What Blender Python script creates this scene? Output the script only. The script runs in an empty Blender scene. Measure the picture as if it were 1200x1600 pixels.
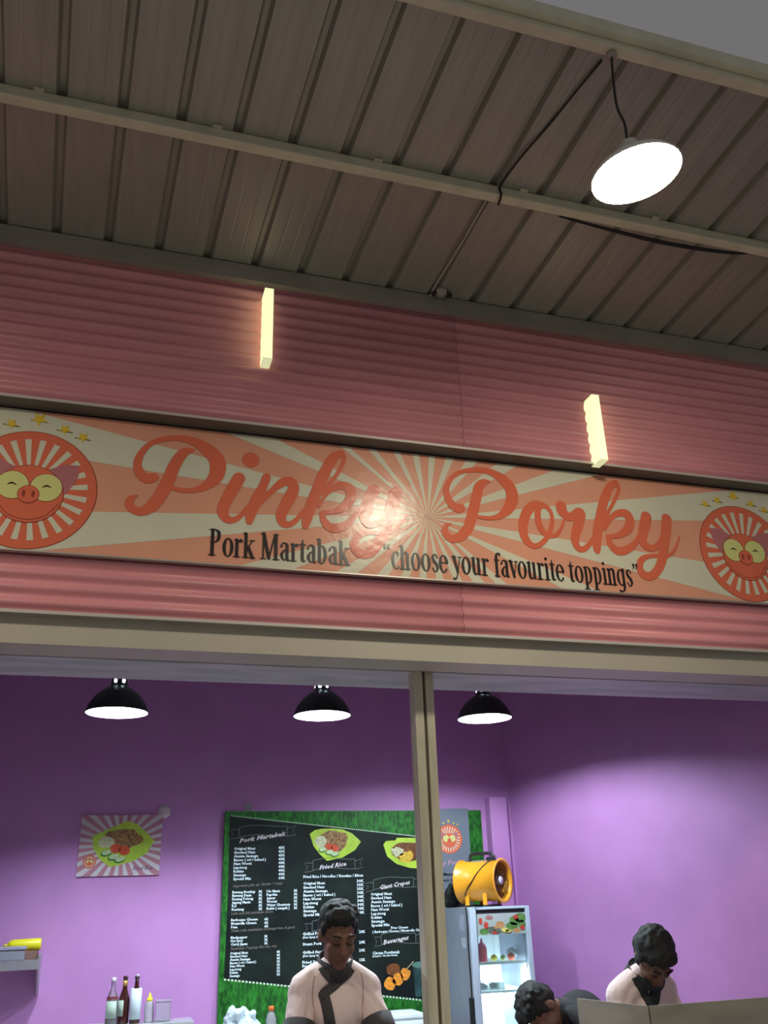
import bpy, bmesh, math, random
import numpy as np
from mathutils import Vector, Matrix, Euler, noise
from mathutils.bvhtree import BVHTree

random.seed(7)
SCN = bpy.context.scene
COL = SCN.collection
PI = math.pi

# ------------------------------------------------------------------ camera
YAW, PITCH, ROLL, FPX = math.radians(17.623), math.radians(23.544), math.radians(1.93), 1380.0
EYE = Vector((0.0, 0.0, 1.65))
fwd = Vector((math.sin(YAW) * math.cos(PITCH), math.cos(YAW) * math.cos(PITCH), math.sin(PITCH)))
rgt = Vector((math.cos(YAW), -math.sin(YAW), 0.0))
dwn = -rgt.cross(fwd)
rgt2 = math.cos(ROLL) * rgt + math.sin(ROLL) * dwn
dwn2 = -math.sin(ROLL) * rgt + math.cos(ROLL) * dwn
cd = bpy.data.cameras.new('camera')
cam = bpy.data.objects.new('camera', cd)
COL.objects.link(cam)
cd.sensor_fit = 'VERTICAL'
cd.sensor_height = 36.0
cd.sensor_width = 27.0
cd.lens = FPX / 1600.0 * 36.0
cd.clip_start = 0.05
m = Matrix((rgt2, -dwn2, -fwd)).transposed().to_4x4()
m.translation = EYE
cam.matrix_world = m
SCN.camera = cam

# ------------------------------------------------------------------ sky and exposure
wd = bpy.data.worlds.new('night_sky')
SCN.world = wd
wd.use_nodes = True
bg = wd.node_tree.nodes['Background']
bg.inputs[0].default_value = (1.0, 0.97, 1.0, 1)
bg.inputs[1].default_value = 0.165
SCN.view_settings.view_transform = 'Standard'
SCN.view_settings.look = 'None'
SCN.view_settings.exposure = 0.0
SCN.view_settings.gamma = 1.0
SCN.view_settings.use_curve_mapping = False
SCN.cycles.use_denoising = True
SCN.cycles.max_bounces = 8
SCN.cycles.diffuse_bounces = 5
SCN.cycles.sample_clamp_indirect = 6.0
HIGHBAY = 140.0      # radiance of the canopy lamps
PENDANT = 1550.0    # radiance of the kitchen bulbs
BATTEN = 0.95       # radiance of the wall battens
FRIDGE = 85.0       # radiance of the cooler tubes

# ------------------------------------------------------------------ materials
MATS = {}

def lin(c):
    return tuple(((v / 255) / 12.92 if v / 255 <= 0.04045 else ((v / 255 + 0.055) / 1.055) ** 2.4) for v in c)

def mat(name, col, rough=0.6, metal=0.0, var=0.0, scale=12.0, bump=0.0, bscale=60.0, spec=0.5, col2=None, stretch=None, detail=4.0, coat=0.0):
    if name in MATS:
        return MATS[name]
    mt = bpy.data.materials.new(name)
    mt.use_nodes = True
    nt = mt.node_tree
    b = nt.nodes['Principled BSDF']
    b.inputs['Roughness'].default_value = rough
    b.inputs['Metallic'].default_value = metal
    b.inputs['Specular IOR Level'].default_value = spec
    b.inputs['Coat Weight'].default_value = coat
    b.inputs['Coat Roughness'].default_value = 0.08
    b.inputs['Base Color'].default_value = (*col, 1)
    if var > 0 or col2 is not None or bump > 0:
        tc = nt.nodes.new('ShaderNodeTexCoord')
        mp = nt.nodes.new('ShaderNodeMapping')
        nt.links.new(tc.outputs['Object'], mp.inputs[0])
        if stretch:
            mp.inputs['Scale'].default_value = stretch
    if var > 0 or col2 is not None:
        nz = nt.nodes.new('ShaderNodeTexNoise')
        nz.inputs['Scale'].default_value = scale
        nz.inputs['Detail'].default_value = detail
        nt.links.new(mp.outputs[0], nz.inputs['Vector'])
        cr = nt.nodes.new('ShaderNodeValToRGB')
        c1 = col2 if col2 is not None else tuple(v * (1 - var) for v in col)
        c0 = col if col2 is not None else tuple(min(1, v * (1 + var)) for v in col)
        cr.color_ramp.elements[0].position = 0.35
        cr.color_ramp.elements[1].position = 0.65
        cr.color_ramp.elements[0].color = (*c1, 1)
        cr.color_ramp.elements[1].color = (*c0, 1)
        nt.links.new(nz.outputs['Fac'], cr.inputs[0])
        nt.links.new(cr.outputs[0], b.inputs['Base Color'])
    if bump > 0:
        n2 = nt.nodes.new('ShaderNodeTexNoise')
        n2.inputs['Scale'].default_value = bscale
        n2.inputs['Detail'].default_value = 3.0
        nt.links.new(mp.outputs[0], n2.inputs['Vector'])
        bp = nt.nodes.new('ShaderNodeBump')
        bp.inputs['Strength'].default_value = bump
        bp.inputs['Distance'].default_value = 0.004
        nt.links.new(n2.outputs['Fac'], bp.inputs['Height'])
        nt.links.new(bp.outputs[0], b.inputs['Normal'])
    MATS[name] = mt
    return mt

def glow(name, col, strength, base=None):
    mt = bpy.data.materials.new(name)
    mt.use_nodes = True
    b = mt.node_tree.nodes['Principled BSDF']
    b.inputs['Base Color'].default_value = (*(base or col), 1)
    b.inputs['Emission Color'].default_value = (*col, 1)
    b.inputs['Emission Strength'].default_value = strength
    MATS[name] = mt
    return mt

def glass(name, col=(1, 1, 1), rough=0.02, alpha=0.12):
    # thin clear sheet or vessel wall: mostly see-through, with a glossy coat
    mt = bpy.data.materials.new(name)
    mt.use_nodes = True
    nt = mt.node_tree
    nt.nodes.remove(nt.nodes['Principled BSDF'])
    out = nt.nodes['Material Output']
    tr = nt.nodes.new('ShaderNodeBsdfTransparent')
    tr.inputs[0].default_value = (*col, 1)
    gl = nt.nodes.new('ShaderNodeBsdfGlossy')
    gl.inputs['Roughness'].default_value = rough
    df = nt.nodes.new('ShaderNodeBsdfDiffuse')
    df.inputs[0].default_value = (*col, 1)
    fr = nt.nodes.new('ShaderNodeFresnel')
    m1 = nt.nodes.new('ShaderNodeMixShader')
    m1.inputs[0].default_value = alpha
    m2 = nt.nodes.new('ShaderNodeMixShader')
    nt.links.new(tr.outputs[0], m1.inputs[1])
    nt.links.new(df.outputs[0], m1.inputs[2])
    nt.links.new(fr.outputs[0], m2.inputs[0])
    nt.links.new(m1.outputs[0], m2.inputs[1])
    nt.links.new(gl.outputs[0], m2.inputs[2])
    nt.links.new(m2.outputs[0], out.inputs[0])
    MATS[name] = mt
    return mt

CLAD = mat('pink_painted_steel', (0.75, 0.31, 0.345), 0.38, 0, var=0.05, scale=3, stretch=(1, 1, 6))
ROOF = mat('galvanised_roof_sheet', (0.355, 0.35, 0.30), 0.42, 0.3, var=0.07, scale=7, stretch=(5, 0.35, 1))
PURLIN = mat('cream_painted_purlin', (0.66, 0.64, 0.47), 0.5, 0, var=0.08, scale=9)
TRIM = mat('grey_flashing', (0.36, 0.33, 0.29), 0.45, 0.2, var=0.1, scale=4)
TRIMD = mat('shaded_flashing', (0.13, 0.115, 0.10), 0.5, 0.1, var=0.1, scale=4)  # flashing colour darkened to hold the shade under the upper cladding's overhang
LIP = mat('light_flashing_edge', (0.62, 0.56, 0.52), 0.4, 0.1)
BEAM = mat('tan_painted_steel_beam', (0.50, 0.46, 0.38), 0.5, 0, var=0.05, scale=2.5)
SOFFIT = mat('mottled_soffit_paint', (0.62, 0.58, 0.64), 0.6, 0, col2=(0.40, 0.44, 0.45), scale=3.5, stretch=(0.7, 3, 1), detail=5)
PURPLE = mat('lilac_plaster', (0.50, 0.225, 0.54), 0.62, 0, var=0.04, scale=4, bump=0.12, bscale=90)
CEIL = mat('dark_ceiling_board', (0.22, 0.20, 0.22), 0.8, 0, var=0.05)
TILE = mat('dark_stall_tile', (0.10, 0.095, 0.10), 0.4, 0, var=0.1, scale=3)
FLOOR = mat('pale_concrete', (0.48, 0.465, 0.41), 0.6, 0, var=0.12, scale=2, bump=0.2)
STEEL = mat('brushed_steel', (0.58, 0.57, 0.54), 0.38, 0.6, var=0.07, scale=6, stretch=(0.4, 0.4, 20))
STEELD = mat('grey_shelf_steel', (0.40, 0.38, 0.42), 0.35, 0.5, var=0.08)
POSTM = mat('weathered_steel_post', (0.60, 0.56, 0.43), 0.5, 0.1, var=0.16, scale=5, stretch=(3, 3, 0.5))
BLACK = mat('black_enamel', (0.022, 0.022, 0.026), 0.36, 0)
RUBBER = mat('black_rubber', (0.01, 0.01, 0.011), 0.6, 0)
SHADEIN = mat('white_enamel', (0.55, 0.58, 0.6), 0.4, 0)
SIGNW = mat('cream_vinyl', (0.70, 0.68, 0.53), 0.22, 0, bump=0.4, bscale=11, spec=0.35, var=0.03, scale=3)
SIGNP = mat('peach_vinyl', (0.78, 0.36, 0.24), 0.22, 0, bump=0.4, bscale=11, spec=0.35, var=0.03, scale=3)
SIGNR = mat('coral_vinyl', (0.76, 0.165, 0.085), 0.22, 0, bump=0.4, bscale=11, spec=0.35, var=0.03, scale=3)
SIGNK = mat('black_vinyl', (0.02, 0.014, 0.012), 0.3, 0)
SIGNY = mat('yellow_vinyl', (0.80, 0.55, 0.03), 0.28, 0)
SIGND = mat('dark_olive_vinyl', (0.13, 0.10, 0.02), 0.3, 0)
SIGNE = mat('lime_cream_vinyl', (0.72, 0.72, 0.26), 0.28, 0)
SIGNM = mat('mauve_vinyl', (0.50, 0.17, 0.18), 0.28, 0)
SIGNO = mat('maroon_vinyl', (0.30, 0.04, 0.02), 0.3, 0)

# ------------------------------------------------------------------ mesh helpers
def new_mesh(name, verts, faces):
    me = bpy.data.meshes.new(name)
    me.from_pydata([tuple(v) for v in verts], [], faces)
    me.update()
    return me

class MB:
    def __init__(self):
        self.v, self.f, self.sm = [], [], []
    def add(self, vs, fs, smooth=False, M=None):
        o = len(self.v)
        for p in vs:
            p = Vector(p)
            self.v.append(M @ p if M is not None else p)
        for f in fs:
            self.f.append(tuple(i + o for i in f))
            self.sm.append(smooth)
        return self
    def box(self, x0, x1, y0, y1, z0, z1, M=None):
        vs = [(x, y, z) for x in (x0, x1) for y in (y0, y1) for z in (z0, z1)]
        fs = [(0, 1, 3, 2), (4, 6, 7, 5), (0, 4, 5, 1), (2, 3, 7, 6), (0, 2, 6, 4), (1, 5, 7, 3)]
        return self.add(vs, fs, False, M)
    def tube(self, pts, r, seg=8, cap=True, smooth=True):
        pts = [Vector(p) for p in pts]
        n = len(pts)
        rr = r if isinstance(r, (list, tuple)) else [r] * n
        rings = []
        up = None
        for i, p in enumerate(pts):
            d = (pts[min(i + 1, n - 1)] - pts[max(i - 1, 0)]).normalized()
            if up is None:
                up = Vector((0, 0, 1)) if abs(d.z) < 0.9 else Vector((1, 0, 0))
            a = d.cross(up)
            if a.length < 1e-6:
                a = d.orthogonal()
            a.normalize()
            b = a.cross(d).normalized()
            up = b
            rings.append([p + rr[i] * (math.cos(2 * PI * k / seg) * a + math.sin(2 * PI * k / seg) * b) for k in range(seg)])
        vs = [q for ring in rings for q in ring]
        fs = []
        for i in range(n - 1):
            for k in range(seg):
                k2 = (k + 1) % seg
                fs.append((i * seg + k, (i + 1) * seg + k, (i + 1) * seg + k2, i * seg + k2))
        self.add(vs, fs, smooth)
        if cap:
            o = len(self.v) - len(vs)
            self.f.append(tuple(o + k for k in range(seg)))
            self.f.append(tuple(o + (n - 1) * seg + k for k in reversed(range(seg))))
            self.sm += [False, False]
        return self
    def lathe(self, prof, seg=24, c=(0, 0, 0), M=None, smooth=True, skip=None):
        # prof: list of (r, z)
        vs, fs = [], []
        for r, z in prof:
            for k in range(seg):
                a = 2 * PI * k / seg
                vs.append((c[0] + r * math.cos(a), c[1] + r * math.sin(a), c[2] + z))
        for i in range(len(prof) - 1):
            for k in range(seg):
                if skip and skip(i, k):
                    continue
                k2 = (k + 1) % seg
                fs.append((i * seg + k, i * seg + k2, (i + 1) * seg + k2, (i + 1) * seg + k))
        return self.add(vs, fs, smooth, M)
    def ball(self, c, r, M=None, seg=16, rings=10, wob=0.0, seed=0):
        r = r if isinstance(r, (list, tuple)) else (r, r, r)
        vs, fs = [], []
        for i in range(rings + 1):
            t = PI * i / rings
            for k in range(seg):
                a = 2 * PI * k / seg
                d = Vector((math.sin(t) * math.cos(a), math.sin(t) * math.sin(a), math.cos(t)))
                s = 1 + (wob * noise.noise(d * 2.3 + Vector((seed, seed * 2, 0))) if wob else 0)
                vs.append((c[0] + r[0] * d.x * s, c[1] + r[1] * d.y * s, c[2] + r[2] * d.z * s))
        for i in range(rings):
            for k in range(seg):
                k2 = (k + 1) % seg
                fs.append((i * seg + k, (i + 1) * seg + k, (i + 1) * seg + k2, i * seg + k2))
        return self.add(vs, fs, True, M)
    def prism(self, outline, axis, a, b):
        # outline: 2D points; axis 'x','y','z' is the extrusion axis
        def pt(u, v, w):
            return {'x': (w, u, v), 'y': (u, w, v), 'z': (u, v, w)}[axis]
        n = len(outline)
        vs = [pt(u, v, a) for u, v in outline] + [pt(u, v, b) for u, v in outline]
        fs = [tuple(range(n)), tuple(reversed(range(n, 2 * n)))]
        fs += [(i, i + n, (i + 1) % n + n, (i + 1) % n) for i in range(n)]
        return self.add(vs, fs)
    def build(self, name, material, parent=None, bevel=0.0, fix=True):
        me = new_mesh(name, self.v, self.f)
        if len(self.sm) == len(me.polygons):
            me.polygons.foreach_set('use_smooth', self.sm)
        if fix:
            bm = bmesh.new()
            bm.from_mesh(me)
            bmesh.ops.remove_doubles(bm, verts=bm.verts, dist=1e-5)
            bmesh.ops.recalc_face_normals(bm, faces=bm.faces)
            if bevel:
                es = [e for e in bm.edges if len(e.link_faces) == 2 and e.calc_face_angle(0) > 0.6]
                bmesh.ops.bevel(bm, geom=es, offset=bevel, segments=2, affect='EDGES', profile=0.6)
            bm.to_mesh(me)
            bm.free()
        return link(name, me, material, parent)

def link(name, me, material=None, parent=None):
    o = bpy.data.objects.new(name, me)
    COL.objects.link(o)
    if material is not None:
        me.materials.clear()
        me.materials.append(material)
    if parent is not None:
        o.parent = parent
        o.matrix_parent_inverse = Matrix.Translation(-parent.location) if parent.rotation_euler.to_matrix() == Matrix.Identity(3) else parent.matrix_basis.inverted()
    return o

def empty(name, loc=(0, 0, 0)):
    o = bpy.data.objects.new(name, None)
    COL.objects.link(o)
    o.location = loc
    o.empty_display_size = 0.05
    return o

def tag(o, label, cat, group=None):
    o['label'] = label
    o['category'] = cat
    if group:
        o['group'] = group
    return o

def struct(o, label=None):
    o['kind'] = 'structure'
    if label:
        o['label'] = label
    return o

def copy_tree(o, dx):
    c = o.copy()
    COL.objects.link(c)
    c.location = o.location + Vector(dx)
    for ch in o.children:
        d = ch.copy()
        COL.objects.link(d)
        d.parent = c
        d.matrix_parent_inverse = ch.matrix_parent_inverse.copy()
        for g in ch.children:
            e = g.copy()
            COL.objects.link(e)
            e.parent = d
            e.matrix_parent_inverse = g.matrix_parent_inverse.copy()
    return c

# ---- flat print on an upright panel: coordinates (x, z) on a plane of constant y
def spline(pts, n=7):
    out = []
    m_ = len(pts)
    if m_ < 3:
        return [tuple(p) for p in pts]
    for i in range(m_ - 1):
        p0, p1, p2, p3 = pts[max(i - 1, 0)], pts[i], pts[i + 1], pts[min(i + 2, m_ - 1)]
        for k in range(n):
            t = k / n
            out.append(tuple(0.5 * (2 * b + (c - a) * t + (2 * a - 5 * b + 4 * c - d) * t * t + (3 * b - a - 3 * c + d) * t ** 3) for a, b, c, d in zip(p0, p1, p2, p3)))
    out.append(tuple(pts[-1]))
    return out

class Print:
    """collects flat shapes lying on the plane y = const, facing -y"""
    def __init__(self, y, ox=0.0, oz=0.0):
        self.y, self.ox, self.oz = y, ox, oz
        self.v, self.f = [], []
    def poly(self, pts):
        o = len(self.v)
        self.v += [(self.ox + p[0], self.y, self.oz + p[1]) for p in pts]
        area = sum(pts[i][0] * pts[(i + 1) % len(pts)][1] - pts[(i + 1) % len(pts)][0] * pts[i][1] for i in range(len(pts)))
        idx = list(range(o, o + len(pts)))
        self.f.append(tuple(idx if area > 0 else reversed(idx)))
        return self
    def ell(self, x, z, a, b=None, rot=0.0, n=28):
        b = a if b is None else b
        c, s = math.cos(rot), math.sin(rot)
        return self.poly([(x + a * math.cos(t) * c - b * math.sin(t) * s, z + a * math.cos(t) * s + b * math.sin(t) * c) for t in (2 * PI * k / n for k in range(n))])
    def ribbon(self, pts, n=7, round_ends=True, smooth=True):
        q = spline(pts, n) if smooth else [tuple(p) for p in pts]
        L, R = [], []
        for i, (x, z, w) in enumerate(q):
            a, b = q[max(i - 1, 0)], q[min(i + 1, len(q) - 1)]
            dx, dz = b[0] - a[0], b[1] - a[1]
            l = math.hypot(dx, dz) or 1e-6
            nx, nz = -dz / l, dx / l
            L.append((x + nx * w / 2, z + nz * w / 2))
            R.append((x - nx * w / 2, z - nz * w / 2))
        for i in range(len(q) - 1):
            self.poly([R[i], R[i + 1], L[i + 1], L[i]])
            if i and i % 2 == 0:
                self.ell(q[i][0], q[i][1], q[i][2] / 2 * 0.99, n=14)
        if round_ends:
            for e in (q[0], q[-1]):
                self.ell(e[0], e[1], e[2] / 2, n=16)
        return self
    def star(self, x, z, r):
        pts = []
        for k in range(10):
            a = PI / 2 + PI + k * PI / 5
            rr = r if k % 2 == 0 else r * 0.42
            pts.append((x + rr * math.cos(a), z - rr * math.sin(a) * -1))
        cx = [(x, z)]
        for k in range(10):
            self.poly([(x, z), pts[k], pts[(k + 1) % 10]])
        return self
    def build(self, name, material, parent):
        return link(name, new_mesh(name, self.v, self.f), material, parent)
    def each(self, name, material, parent):
        # every shape becomes a piece of its own
        for f in self.f:
            link(name, new_mesh(name, [self.v[i] for i in f], [tuple(range(len(f)))]), material, parent)

def ink(strokes, y, ox, oz, cell, name, material, parent):
    """lettering: thick-and-thin strokes merged into one clean flat outline (marching squares on a fine grid)"""
    pts = []
    for st in strokes:
        q = spline(st, 1) if len(st) < 3 else spline(st, 12)
        for a, b in zip(q, q[1:]):
            n = max(1, int(math.hypot(b[0] - a[0], b[1] - a[1]) / (cell * 0.8)))
            for k in range(n):
                t = k / n
                pts.append([a[i] + (b[i] - a[i]) * t for i in range(3)])
        pts.append(list(q[-1]))
    pts = np.array(pts)
    pad = pts[:, 2].max() / 2 + 3 * cell
    x0, z0 = pts[:, 0].min() - pad, pts[:, 1].min() - pad
    nx, nz = int((pts[:, 0].max() + pad - x0) / cell) + 2, int((pts[:, 1].max() + pad - z0) / cell) + 2
    gx, gz = x0 + np.arange(nx) * cell, z0 + np.arange(nz) * cell
    S = np.full((nx, nz), 1.0)
    for x, z, w in pts:
        r = w / 2
        i0, i1 = max(0, int((x - r - x0) / cell) - 2), min(nx, int((x + r - x0) / cell) + 4)
        j0, j1 = max(0, int((z - r - z0) / cell) - 2), min(nz, int((z + r - z0) / cell) + 4)
        d = np.hypot(gx[i0:i1, None] - x, gz[None, j0:j1] - z) - r
        S[i0:i1, j0:j1] = np.minimum(S[i0:i1, j0:j1], d)
    ins = S < 0
    V, F = [], []
    full = ins[:-1, :-1] & ins[1:, :-1] & ins[:-1, 1:] & ins[1:, 1:]
    anyc = (ins[:-1, :-1] | ins[1:, :-1] | ins[:-1, 1:] | ins[1:, 1:]) & ~full
    def put(poly):
        o = len(V)
        V.extend((ox + p[0], y, oz + p[1]) for p in poly)
        F.append(tuple(range(o, o + len(poly))))
    for j in range(nz - 1):
        row = full[:, j]
        i = 0
        while i < nx - 1:
            if row[i]:
                k = i
                while k < nx - 1 and row[k]:
                    k += 1
                put([(gx[i], gz[j]), (gx[k], gz[j]), (gx[k], gz[j + 1]), (gx[i], gz[j + 1])])
                i = k
            else:
                i += 1
    for i, j in zip(*np.nonzero(anyc)):
        c = [(i, j), (i + 1, j), (i + 1, j + 1), (i, j + 1)]
        poly = []
        for k in range(4):
            a, b = c[k], c[(k + 1) % 4]
            sa, sb = S[a], S[b]
            if sa < 0:
                poly.append((gx[a[0]], gz[a[1]]))
            if (sa < 0) != (sb < 0):
                t = sa / (sa - sb)
                poly.append((gx[a[0]] + t * (gx[b[0]] - gx[a[0]]), gz[a[1]] + t * (gz[b[1]] - gz[a[1]])))
        if len(poly) > 2:
            put(poly)
    return link(name, new_mesh(name, V, F), material, parent)

def clip_rect(poly, x0, x1, z0, z1):
    for ax, lim, keep_less in ((0, x0, False), (0, x1, True), (1, z0, False), (1, z1, True)):
        out = []
        for i in range(len(poly)):
            a, b = poly[i], poly[(i + 1) % len(poly)]
            ia = (a[ax] <= lim) if keep_less else (a[ax] >= lim)
            ib = (b[ax] <= lim) if keep_less else (b[ax] >= lim)
            if ia:
                out.append(a)
            if ia != ib:
                t = (lim - a[ax]) / (b[ax] - a[ax])
                out.append((a[0] + t * (b[0] - a[0]), a[1] + t * (b[1] - a[1])))
        poly = out
        if not poly:
            return []
    return poly

# ---- built-in sans face, each string one flat mesh
def text_mesh(items, name, y, material, parent, extrude=0.0):
    """items: (string, x, z, width, capheight, shear, rot_degrees)"""
    obs = []
    for s, x, z, w, h, sh, rot in items:
        cu = bpy.data.curves.new('t', 'FONT')
        cu.body = s
        cu.resolution_u = 1
        cu.shear = sh
        cu.offset = 0.028
        ob = bpy.data.objects.new('t', cu)
        COL.objects.link(ob)
        obs.append(ob)
    bpy.context.view_layer.update()
    dg = bpy.context.evaluated_depsgraph_get()
    for ob, (s, x, z, w, h, sh, rot) in zip(obs, items):
        V, F = [], []
        me = bpy.data.meshes.new_from_object(ob.evaluated_get(dg))
        xs = [v.co.x for v in me.vertices]
        if not xs:
            continue
        x0, x1 = min(xs), max(xs)
        kx, kz = w / max(x1 - x0, 1e-6), h / 0.70
        c, sn = math.cos(math.radians(rot)), math.sin(math.radians(rot))
        o = len(V)
        for v in me.vertices:
            u, t = (v.co.x - x0) * kx, v.co.y * kz
            V.append((x + u * c - t * sn, y, z + u * sn + t * c))
        F += [tuple(o + i for i in p.vertices) for p in me.polygons]
        bpy.data.meshes.remove(me)
        link(name, new_mesh(name, V, F), material, parent)
    for ob in obs:
        cu = ob.data
        bpy.data.objects.remove(ob)
        bpy.data.curves.remove(cu)

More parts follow.
